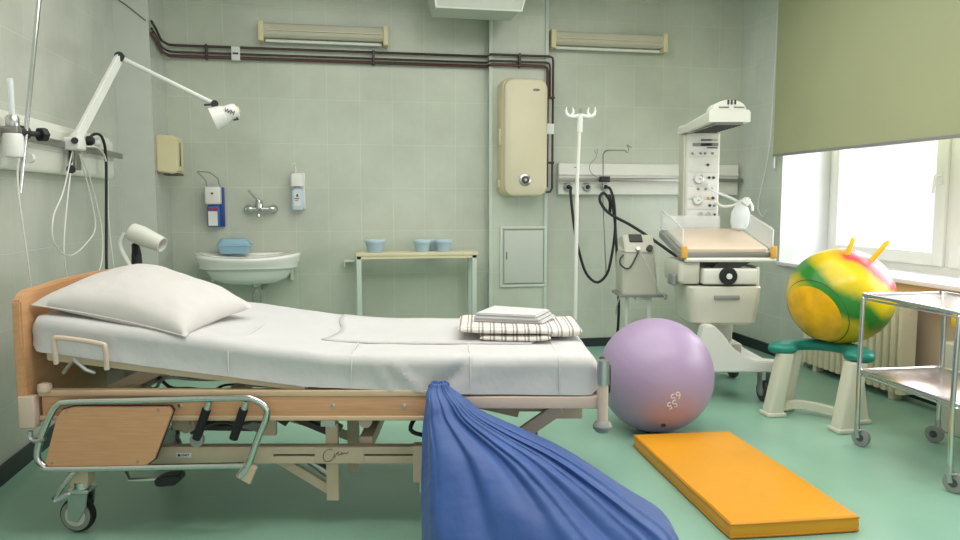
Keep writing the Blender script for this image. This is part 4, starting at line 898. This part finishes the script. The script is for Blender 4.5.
# mattress with fitted sheet
def mattress():
    def topz(u):
        return .655+.069*(math.sqrt((u+.5)**2+.01)-(u+.5))
    def botz(u):
        if u < -.64: return .551+(-.64-u)*.132
        if u < .0: return .548-(u+.64)*.045
        return .520-(u)*.01
    rings = []
    n = 90; m = 64
    for i in range(n+1):
        u = -1.583+(.418+1.583)*i/n
        e = min(1, min(u+1.583, .418-u)/.045); k = math.sqrt(max(0, 1-(1-e)**2))
        zb, zt = botz(u), topz(u); zb += (1-k)*.02; zt -= (1-k)*.028
        ring = []
        v0, v1 = 2.562+(1-k)*.02, 3.43-(1-k)*.02
        r_ = .034
        prof = [(v0, zb, 0), (v0, zt-r_, 1)]
        pts = []
        for q in range(m):
            s_ = q/m
            if s_ < .20:
                t = s_/.20; pts.append((v0+.004*math.sin(t*PI), zb+(zt-r_-zb)*t, 1-t))
            elif s_ < .26:
                a = (s_-.20)/.06*PI/2; pts.append((v0+r_-r_*math.cos(a), zt-r_+r_*math.sin(a), 0))
            elif s_ < .60:
                t = (s_-.26)/.34; pts.append((v0+r_+(v1-v0-2*r_)*t, zt, 0))
            elif s_ < .66:
                a = (s_-.60)/.06*PI/2; pts.append((v1-r_+r_*math.sin(a), zt-r_+r_*math.cos(a), 0))
            elif s_ < .8:
                t = (s_-.66)/.14; pts.append((v1, zt-r_+(zb-zt+r_)*t, t))
            else:
                t = (s_-.8)/.2; pts.append((v1+(v0-v1)*t, zb, 0))
        for v, z, w_ in pts:
            p = Vector((u*5, v*5, z*5))
            d = .0045*noise.noise(p)+.002*noise.noise(p*2.7)
            # gathered creases beside the bag knot
            side = 1 if v < 2.60 else 0
            d2 = 0
            for uc, amp, wd, sl in ((-.24, .015, .025, -.9), (-.12, -.022, .03, .9), (-.03, .008, .02, .5), (-.55, .006, .012, .15), (-.33, .010, .02, -.5)):
                dx = (u-uc-sl*(z-.56))
                d2 += amp*math.exp(-(dx/wd)**2)*(1.0 if side else .15)*max(0, 1-abs(z-.58)/.14)
            ring.append((u, v+(-d2-d if side else 0), z+(d*.9 if z > .62 else 0)))
        rings.append(ring)
    b_ = MB(); b_.loft(rings)
    r = b_.build('mattress', 'sheet', top=('long mattress under a white fitted sheet on the hospital bed', 'mattress'), frame='U', origin=(-.6, 3.0, .56))
    # sheet fold seams and the top sheet edge, slightly raised cloth
    def strip(path, w_, name, h=.003):
        MBs = MB(); MBs.tube(path, h, 6, smooth=6); o = MBs.build(name, 'sheet', r, smooth=True)
    ORG[r.name] = Vector((-.6, 3.0, .56))
    strip([(-.045, 3.0, .655), (-.04, 2.70, .656), (-.035, 2.60, .652), (-.034, 2.566, .628), (-.034, 2.560, .53)], 0, 'fold_crease', .0035)
    strip([(.27, 3.0, .655), (.275, 2.70, .656), (.278, 2.59, .650), (.279, 2.562, .625), (.28, 2.560, .53)], 0, 'fold_crease', .003)
    strip([(-.87, 2.95, .708), (-.86, 2.70, .706), (-.88, 2.59, .698), (-.885, 2.562, .67), (-.885, 2.558, .60)], 0, 'fold_crease', .003)
    strip([(-.46, 2.75, .667), (-.455, 2.62, .664), (-.452, 2.562, .635), (-.455, 2.558, .56)], 0, 'fold_crease', .003)
    # folded-over top layer lying on the middle
    g = MB(); rows = []
    for j in range(13):
        v = 2.78+.60*j/12; row = []
        for i in range(31):
            u = -.60+.80*i/30+.03*math.sin(v*9)
            z = topz(u)+.003+.003*noise.noise(Vector((u*6, v*6, 1)))+.004
            row.append((u, v, z))
        rows.append(row)
    g.loft(rows, closed=False, caps=False)
    o = g.build('folded_sheet_layer', 'sheet', r)
    md = o.modifiers.new('Solidify', 'SOLIDIFY'); md.thickness = .006; md.offset = -1
mattress()

# pillow
def pillow():
    A, B, D, Cc = Vector((-1.580, 2.585, .838)), Vector((-1.03, 2.56, .728)), Vector((-1.55, 3.30, .860)), Vector((-.93, 3.02, .765))
    n = 44
    def P(s_, t, side):
        # pinched rounded patch
        bow = .045
        p = A*(1-s_)*(1-t)+B*s_*(1-t)+D*(1-s_)*t+Cc*s_*t
        cx_, cy_ = s_*2-1, t*2-1
        p = p+(B-A).normalized()*(-bow*cx_*(1-cy_*cy_)*-.0)
        inw = .03*(1-cy_**2)*0
        e = max(0, (1-abs(cx_)**2.6))*max(0, (1-abs(cy_)**2.6)); th = e**.45
        base = max(0, (1-abs(cx_)**2))*max(0, (1-abs(cy_)**2))
        cr = .010*noise.noise(Vector((s_*3.2, t*3.2, side*5)))+.005*noise.noise(Vector((s_*8, t*8, side*3)))
        peak = .028*math.exp(-((s_-.40)/.28)**2-((t-.62)/.33)**2)
        if side > 0: z = .105*th+peak*min(1, th*1.5)+cr*min(1, th*2)
        else: z = -.040*th+.35*cr*th
        pin = Vector((0, 0, 0))
        # edges curve inwards between the corners
        pin += (B-A).normalized()*(-.035*cx_*(1-cy_**2)*abs(cx_)**3)
        pin += (D-A).normalized()*(-.035*cy_*(1-cx_**2)*abs(cy_)**3)
        return p+Vector((0, 0, z))+pin
    b_ = MB(); bm = b_.bm
    G = {}
    for side in (1, -1):
        for i in range(n+1):
            for j in range(n+1):
                edge = i in (0, n) or j in (0, n)
                if side == -1 and edge: G[side, i, j] = G[1, i, j]; continue
                G[side, i, j] = bm.verts.new(P(i/n, j/n, side))
        for i in range(n):
            for j in range(n):
                q = (G[side, i, j], G[side, i+1, j], G[side, i+1, j+1], G[side, i, j+1])
                bm.faces.new(q if side > 0 else q[::-1])
    o = b_.build('pillow', 'pillow', top=('big white pillow leaning on the headboard end of the bed', 'pillow'), frame='U', origin=(-1.27, 2.95, .78), angle=80)
    ORG[o.name] = Vector((-1.27, 2.95, .78))
    s2 = MB(); s2.tube([P(i/24, 0, 1)+Vector((0, -.0, -.002)) for i in range(25)], .003, 6)
    s2.build('hem_piping', 'pillow', o)
pillow()

# blanket and folded sheet on the foot end
def blanket():
    rb = thing('folded_blanket', 'checked grey and cream blanket folded on the foot of the bed', 'blanket', (.15, 2.98, .70), 'U')
    def layer(z0, z1, x0, x1, y0, y1, skew, seed):
        z0 -= .034; z1 -= .034
        rings = []
        for i in range(41):
            u = i/40; e = math.sqrt(max(0, 1-(2*u-1)**10)); x = x0+(x1-x0)*u
            ring = []
            for k in range(28):
                a = 2*PI*k/28; cy_ = math.copysign(abs(math.cos(a))**.35, math.cos(a)); cz = math.copysign(abs(math.sin(a))**.8, math.sin(a))
                y = (y0+y1)/2+(y1-y0)/2*cy_+skew*(u-.5); z = (z0+z1)/2+(z1-z0)/2*cz*max(.25, e)
                z += .004*noise.noise(Vector((x*9, y*9, seed)))+.010*max(0, u-.75)*4*(1 if seed < 2 else .4)*.4
                ring.append((x, y, z))
            rings.append(ring)
        return MB().loft(rings)
    layer(.694, .722, .0, .27, 2.79, 3.16, -.03, 1).build('lower_fold', 'check', rb)
    layer(.720, .752, -.085, .29, 2.80, 3.14, -.03, 2).build('upper_fold', 'check', rb)
    layer(.699, .745, .235, .40, 2.84, 3.17, .03, 3).build('bulging_end', 'check', rb)
    rs = thing('folded_sheet', 'white sheet folded flat on top of the checked blanket', 'sheet', (.11, 3.0, .75), 'U')
    for k, (x0, x1, y0, y1, z0) in enumerate(((-.02, .285, 2.90, 3.13, .719), (-.02, .27, 2.90, 3.12, .731), (-.01, .26, 2.905, 3.115, .743))):
        poly = [(x0-.01, y0+.03), (x1-.04, y0-.04), (x1+.03, y1-.08), (x0+.07, y1+.03)]
        MB().prism(poly, z0, z0+.0115, 'xy', bev=.005).build('sheet_fold', 'sheet', rs)
blanket()

# ------------------------------------------------------------------ blue bag
def bag():
    #      z     left   right  front  back
    K = [(.575, -.168, -.112, 2.485, 2.520), (.563, -.180, -.098, 2.470, 2.525), (.550, -.186, -.080, 2.450, 2.530), (.53, -.183, -.048, 2.41, 2.530), (.49, -.188, .005, 2.37, 2.53), (.44, -.190, .125, 2.31, 2.53),
         (.39, -.190, .255, 2.25, 2.53), (.32, -.191, .390, 2.18, 2.535), (.24, -.190, .525, 2.10, 2.54), (.19, -.188, .605, 2.06, 2.54), (.14, -.185, .632, 2.03, 2.54), (.07, -.19, .62, 2.02, 2.53), (.02, -.17, .58, 2.05, 2.50), (.0, -.14, .54, 2.09, 2.46)]
    def interp(z):
        for a, b_ in zip(K, K[1:]):
            if a[0] >= z >= b_[0]:
                t = (a[0]-z)/(a[0]-b_[0]); q = K.index(a); k0 = K[max(0, q-1)]; k3 = K[min(len(K)-1, q+2)]
                if .05 < z < .57:
                    def tan_(p, nx, i): return (nx[i]-p[i])/(nx[0]-p[0])
                    hh = b_[0]-a[0]
                    return [(2*t**3-3*t*t+1)*a[i]+(t**3-2*t*t+t)*hh*tan_(k0, b_, i)+(-2*t**3+3*t*t)*b_[i]+(t**3-t*t)*hh*tan_(a, k3, i) for i in range(1, 5)]
                return [a[i]+(b_[i]-a[i])*t for i in range(1, 5)]
        return list(K[-1][1:])
    n = 80; m = 220; rings = []
    folds = [(random.uniform(0, 2*PI), random.uniform(.05, .12), random.uniform(.6, 1)) for _ in range(0)]
    for i in range(n+1):
        z = .575*(1-i/n)
        if i == n: z = 0.0
        l, rr, f_, bk = interp(max(0, z))
        l2, rr2, f2, bk2 = interp(max(0, min(.575, z+.012))); l = (l+l2)/2; rr = (rr+rr2)/2; f_ = (f_+f2)/2; bk = (bk+bk2)/2
        cx_, cy_ = (l+rr)/2, (f_+bk)/2; a_, b_ = (rr-l)/2, (bk-f_)/2
        ring = []
        g = (1-z/.59)
        for k in range(m):
            th = 2*PI*k/m
            c, s_ = math.cos(th), math.sin(th)
            ex = .95-.10*min(1, max(0, (g-.3)/.5))
            x = cx_+a_*math.copysign(abs(c)**ex, c); y = cy_+b_*math.copysign(abs(s_)**ex, s_)
            # folds fan out from the knot
            w1 = math.sin(th*4.5+1.6*math.sin(th*2+.5)+.7*g)
            w2 = math.sin(th*17+2.0*math.sin(th*2)+1.2*g)*max(0, 1-g*1.5)
            w3 = noise.noise(Vector((c*2.2, s_*2.2, g*2.5)))
            big = (1-abs(w1))**1.6
            amp = min(a_, .16)*(.16*(1-g)**.7+.05)
            dr = amp*(big-.45)+amp*.14*w2*(1-g*.6)+.030*w3*g
            dr *= min(1, (1-g)*6+.75) if g > .9 else 1
            # deeper valleys running to the right lobe
            for tc, dep_, wd in ((-1.05, .050, .085), (-.62, .050, .06), (-1.45, .042, .08), (-1.95, .034, .10), (-.36, .030, .04), (-2.5, .02, .08), (-1.25, .018, .03), (-.80, .02, .03)):
                dth = ((th-(2*PI+tc)+.28*(g-.4)+PI) % (2*PI))-PI
                dr -= dep_*math.exp(-(dth/wd)**2)*min(1, g*2.2)*max(.0, 1.15-g)
            nx, ny = c/max(a_, .02), s_/max(b_, .02); L = math.hypot(nx, ny)
            side = abs(c)**3
            ring.append((x+nx/L*dr*(1-.75*side), y+ny/L*dr, z+.012*w3*g*(1 if 0 < i < n-6 else 0)))
        rings.append(ring)
    b_ = MB(); b_.loft(rings)
    o = b_.build('bean_bag', 'bluebag', top=('large royal blue cloth bag gathered at the bed rail and spreading on the floor', 'bag'), frame='U', origin=(.2, 2.3, 0), angle=80)
    ORG[o.name] = Vector((.2, 2.3, 0))
    # gathered frill and tie loops at the top
    f_ = MB(); rg = []
    for z, a in ((.552, .020), (.564, .026), (.572, .024), (.580, .012)):
        rg.append([(-.142+(a+.006*math.sin(k*2*PI/40*8))*math.cos(2*PI*k/40)*1.2, 2.505+(a*.55+.004*math.sin(k*2*PI/40*8))*math.sin(2*PI*k/40), z+.003*math.sin(k*1.7)) for k in range(40)])
    f_.loft(rg); f_.build('gathered_neck', 'bluebag', o)
bag()

# ================================================================== FLOOR OBJECTS
# lilac exercise ball
r = thing('exercise_ball', 'large lilac exercise ball standing on the floor behind the amber mat', 'ball', (.917, 3.80, 0), 'U')
BC = Vector((.917, 3.80, .296)); rad = .296
b_ = MB(); prof = []
for k in range(65):
    a = -PI/2+PI*k/64; rr = rad*math.cos(a)
    z = rad*math.sin(a)
    gr = .0012*abs(math.sin(a*26)) if abs(a) < .95 else 0
    prof.append((max(rr-gr, .0001), z))
b_.lathe(prof, BC, d=(.35, -.28, .9), seg=96, caps=True); bo = b_.build('ball_skin', 'purple', r, angle=60)
def on_ball(c, rd, px_, pz_):  # direction helper on front of ball
    d = Vector((px_, -1, pz_)).normalized(); return c+d*rd, d
p, d = on_ball(BC, rad+.0005, .09, -.20)
rot = d.to_track_quat('Z', 'Y').to_matrix().to_4x4()
textmesh('size_marking', '65', .055, Matrix.Translation(p+Vector((.004, -.001, .022))) @ rot @ Matrix.Rotation(R(-155), 4, 'Z'), 'paper', r, ext=.0015)
textmesh('size_marking', '55', .055, Matrix.Translation(p+Vector((-.012, .002, -.020))) @ rot @ Matrix.Rotation(R(-155), 4, 'Z'), 'paper', r, ext=.0015)
p, d = on_ball(BC, rad-.002, -.03, -.95)
MB().lathe([(.012, 0), (.012, .006), (.006, .008)], p, d=d).build('valve_plug', 'darkgrey', r)

# amber gym mat
def gym_mat():
    q = [(1.385, 3.335), (1.870, 3.300), (1.825, 2.300), (1.337, 2.327)]
    r = thing('gym_mat', 'thick amber yellow vinyl exercise mat lying on the floor', 'mat', (1.65, 2.93, 0))
    n = 14; rings = []
    def outline(inset, z):
        cx_ = sum(p[0] for p in q)/4; cy_ = sum(p[1] for p in q)/4; pts = []
        for i in range(4):
            a, b_ = Vector(q[i]), Vector(q[(i+1) % 4]); 
            c = Vector((cx_, cy_))
            a2 = a+(c-a).normalized()*inset; b2 = b_+(c-b_).normalized()*inset
            for k in range(n):
                t = k/n; p = a2.lerp(b2, t); nrm = (c-(a2+b2)/2).normalized()
                w_ = .004*noise.noise(Vector((p.x*5, p.y*5, z*20)))+.003*math.sin(PI*t)
                p = p-nrm*w_; pts.append((p.x, p.y, z))
        return pts
    MB().loft([outline(.006, .0), outline(0, .005), outline(-.003, .03), outline(0, .057), outline(.006, .062), outline(.03, .064), outline(.2, .0645)]).build('cover', 'mat', r)
    for z in (.008, .055):
        MB().tube(outline(-.001, z), .0035, 6, closed=True).build('seam_piping', 'matseam', r)
gym_mat()

# ivory stool with a teal U-shaped cushion
def stool():
    r = thing('birthing_stool', 'ivory plastic stool with a teal horseshoe cushion before the radiator', 'stool', (2.6, 3.65, 0))
    # horseshoe centre line, open toward the camera
    path = [(2.44, 3.60), (2.44, 3.74), (2.53, 3.86), (2.66, 3.85), (2.74, 3.76), (2.76, 3.60), (2.70, 3.42), (2.645, 3.345)]
    path = [(2.37, 3.64), (2.42, 3.72), (2.52, 3.77), (2.64, 3.75), (2.72, 3.67), (2.74, 3.56), (2.70, 3.45), (2.62, 3.37)]
    c = catmull([(x, y, 0) for x, y in path], 8); n = len(c); rings = []
    for i, p in enumerate(c):
        a = c[max(0, i-1)]; b_ = c[min(n-1, i+1)]; d = (b_-a).normalized(); s_ = Vector((-d.y, d.x, 0))
        t = i/(n-1); e = min(1, min(t, 1-t)/.07); k = math.sqrt(max(.02, 1-(1-e)**2))
        w_ = (.062+.022*abs(2*t-1)**3)*k; hgt = .030*max(.3, k)
        zc = .385+(-.002 if t < .5 else .0)*abs(2*t-1)
        rings.append([p+s_*w_*math.copysign(abs(math.cos(u))**.7, math.cos(u))+Vector((0, 0, zc+hgt*math.copysign(abs(math.sin(u))**.8, math.sin(u)))) for u in [2*PI*j/20 for j in range(20)]])
    MB().loft(rings).build('cushion', 'teal', r)
    def leg(top_, bot, wt, wb, name='leg'):
        tp, bt = Vector(top_), Vector(bot); rg = []
        for k in range(7):
            t = k/6; p = tp.lerp(bt, t); w_ = wt+(wb-wt)*t
            rg.append([(p.x+x, p.y+y, p.z) for x, y in rbox2(-w_, w_, -.042, .042, .02, 3)])
        MB().loft(rg).build(name, 'stool', r)
        MB().box(bt.x-wb-.006, bt.x+wb+.006, bt.y-.05, bt.y+.05, .0, .025, bev=.008).build('foot_pad', 'stool', r)
    leg((2.40, 3.665, .362), (2.36, 3.70, .02), .038, .050)
    leg((2.52, 3.76, .362), (2.49, 3.80, .02), .036, .040)
    leg((2.625, 3.385, .36), (2.555, 3.365, .02), .050, .056)
    leg((2.73, 3.55, .362), (2.745, 3.50, .02), .034, .042)
    # curved foot ring joining the legs
    pts = catmull([(2.41, 3.70, .05), (2.50, 3.69, .06), (2.58, 3.64, .055), (2.64, 3.55, .05), (2.72, 3.50, .045)], 6)
    rg = []
    for i, p in enumerate(pts):
        a = pts[max(0, i-1)]; b_ = pts[min(len(pts)-1, i+1)]; d = (b_-a).normalized(); s_ = Vector((-d.y, d.x, 0))
        rg.append([p+s_*x+Vector((0, 0, z)) for x, z in ((-.02, -.02), (.02, -.02), (.02, .02), (-.02, .02))])
    MB().loft(rg).build('foot_ring', 'stool', r)
stool()

# marbled ball with two horns, resting on the stool
r = thing('horned_hopper_ball', 'marbled yellow green and red hopper ball resting on the stool', 'ball', (2.70, 3.78, .46))
HC = Vector((2.75, 3.70, .668)); hr = .282
b_ = MB(); prof = [(hr*math.cos(-PI/2+PI*k/48), hr*math.sin(-PI/2+PI*k/48)*.95) for k in range(49)]
b_.lathe(prof, HC, d=(.0, 0, 1), seg=72); hb = b_.build('ball_skin', 'ball', r, angle=60)
hb.data.transform(Matrix.Translation(-(HC-ORG[r.name])))   # pattern coordinates centred on the ball
hb.location = HC-ORG[r.name]
for rx, uz, tw, tr, tu in ((.015, .215, .11, .035, .11), (.135, .20, .09, .080, .11)):
    base = HC+Vector((.81, -.58, 0))*rx+Vector((-.58, -.81, 0))*tw+Vector((0, 0, uz)); tip = base+Vector((.81, -.58, 0))*tr+Vector((0, 0, tu))
    MB().tube([base, base.lerp(tip, .5), tip, tip.lerp(tip+(tip-base), .08)], [.015, .013, .012, .006], 14).build('horn', 'yellow', r)
# moulded face disc low on the left: raised ring and disc
vd = Vector((-.88, -.29, -.36)).normalized()
ax = vd.orthogonal().normalized(); bx_ = vd.cross(ax)
pts = [HC+vd*hr*.99*math.cos(.74)+(ax*math.cos(t)+bx_*math.sin(t))*hr*.998*math.sin(.74) for t in [2*PI*k/48 for k in range(48)]]
MB().tube(pts, .0022, 6, closed=True).build('face_ring', 'ink', r)
cap = MB(); cap.lathe([(hr*1.003*math.sin(a), hr*1.003*math.cos(a)-hr*.0) for a in [.62*(1-k/14) for k in range(15)]], HC, d=vd, seg=48, caps=False)
fd = cap.build('face_disc', mat('amber_green_smear', srgb(232, 176, 14), .3, var=.22, vscale=9), r, angle=80)

# steel trolley
def trolley():
    r = thing('steel_trolley', 'two-shelf stainless steel instrument trolley at the right', 'trolley', (2.66, 2.85, 0))
    x0, x1, y0, y1 = 2.44, 2.88, 2.55, 3.14
    for (x, y) in ((x0, y0), (x0, y1), (x1, y0), (x1, y1)):
        sx = 1 if x == x0 else -1
        MB().tube([(x+sx*.03, y, .752), (x+sx*.006, y, .735), (x, y, .70), (x-sx*.004, y, .40), (x, y, .105)], .011, 12, smooth=3).build('leg', 'chrome', r)
        w_ = MB().lathe([(.030, -.013), (.042, -.011), (.044, 0), (.042, .011), (.030, .013)], (x+.02*sx, y-.005, .044), d=(1, .5, 0), seg=24).build('caster_wheel', 'grey', r)
        MB().lathe([(.018, -.015), (.018, .015)], (x+.02*sx, y-.005, .044), d=(1, .5, 0), seg=18).build('hub', 'darkgrey', w_)
        MB().box(x-.014+.01*sx, x+.014+.01*sx, y-.02, y+.012, .078, .086, bev=.003).bar((x+.012*sx-.016, y, .08), (x+.02*sx-.016, y-.003, .04), .02, .004, side=(.5, -1, 0)).bar((x+.012*sx+.016, y, .08), (x+.02*sx+.016, y-.003, .04), .02, .004, side=(.5, -1, 0)).cyl((x, y, .08), (x, y, .115), .014).build('fork', 'steel', w_)
    for z, nm in ((.745, 'top_shelf'), (.372, 'lower_shelf')):
        s_ = MB().box(x0+.01, x1-.01, y0-.01, y1+.01, z-.004, z+.002, bev=.001).build(nm, 'shelf', r)
        rim = MB(); rr = [(x, y, z+.004) for x, y in rbox2(x0, x1, y0-.015, y1+.015, .02)]
        rim.tube(rr, .008, 10, closed=True); rim.tube([(x, y, z-.014) for x, y, _ in rr], .005, 8, closed=True)
        rim.build('shelf_rim', 'chrome', s_)
trolley()
bpy.data.objects['steel_trolley'].rotation_euler.z = -R(2.2)
bpy.data.objects['steel_trolley'].location.x += .015
MB().lathe([(.0005, -.09), (.05, -.075), (.085, -.03), (.09, 0), (.085, .03), (.05, .075), (.0005, .09)], (3.17, 3.24, .58), seg=32).build('yellow_ball', 'yellow', top=('small yellow ball at the right edge behind the trolley leg', 'ball'), origin=(3.17, 3.24, .58))
MB().box(3.06, 3.27, 3.08, 3.32, 0, .47, bev=.01).build('waste_bin', 'medgrey', top=('pale grey bin behind the trolley carrying the small yellow ball', 'bin'), origin=(3.17, 3.2, 0))

# ================================================================== LIGHT
def area(name, loc, rot, sx, sy, power, col=(1, 1, 1), spread=None):
    l = bpy.data.lights.new(name, 'AREA'); l.shape = 'RECTANGLE'; l.size = sx; l.size_y = sy; l.energy = power; l.color = col
    if spread: l.spread = spread
    o = bpy.data.objects.new(name, l); C.objects.link(o); o.location = loc; o.rotation_euler = rot; return o
area('window_daylight', (4.5, 3.4, 1.9), (0, R(90), 0), 2.4, 4.0, 190, (.93, .97, 1.0))
area('room_fill', (.9, 3.0, 2.88), (0, 0, 0), 3.6, 3.4, 88, (1.0, .98, .94))  # added unseen overhead fill that lifts the back of the room, no real fixture
for x in (.2, 1.4, 2.6):
    l = bpy.data.lights.new('ceiling_bulb', 'AREA'); l.shape = 'DISK'; l.size = .24; l.energy = 9; l.color = (1, .93, .88)
    o = bpy.data.objects.new('ceiling_bulb', l); C.objects.link(o); o.location = (x, 1.75, 2.86)
w = bpy.data.worlds.new('World'); bpy.context.scene.world = w; w.use_nodes = True
bg = w.node_tree.nodes['Background']; bg.inputs[0].default_value = (1, 1, 1, 1); bg.inputs[1].default_value = 1.12

# ================================================================== CAMERA
cd = bpy.data.cameras.new('Camera'); cam = bpy.data.objects.new('Camera', cd); C.objects.link(cam)
cd.sensor_width = 36; cd.lens = 740/960*36; cd.clip_start = .05
cam.location = (0, 0, 1.2)
pitch = math.atan((270-201)/740)
cam.rotation_euler = (R(90)-pitch, 0, -YAW)
bpy.context.scene.camera = cam
vs = bpy.context.scene.view_settings
vs.view_transform = 'Standard'; vs.look = 'None'; vs.exposure = 0; vs.gamma = 1
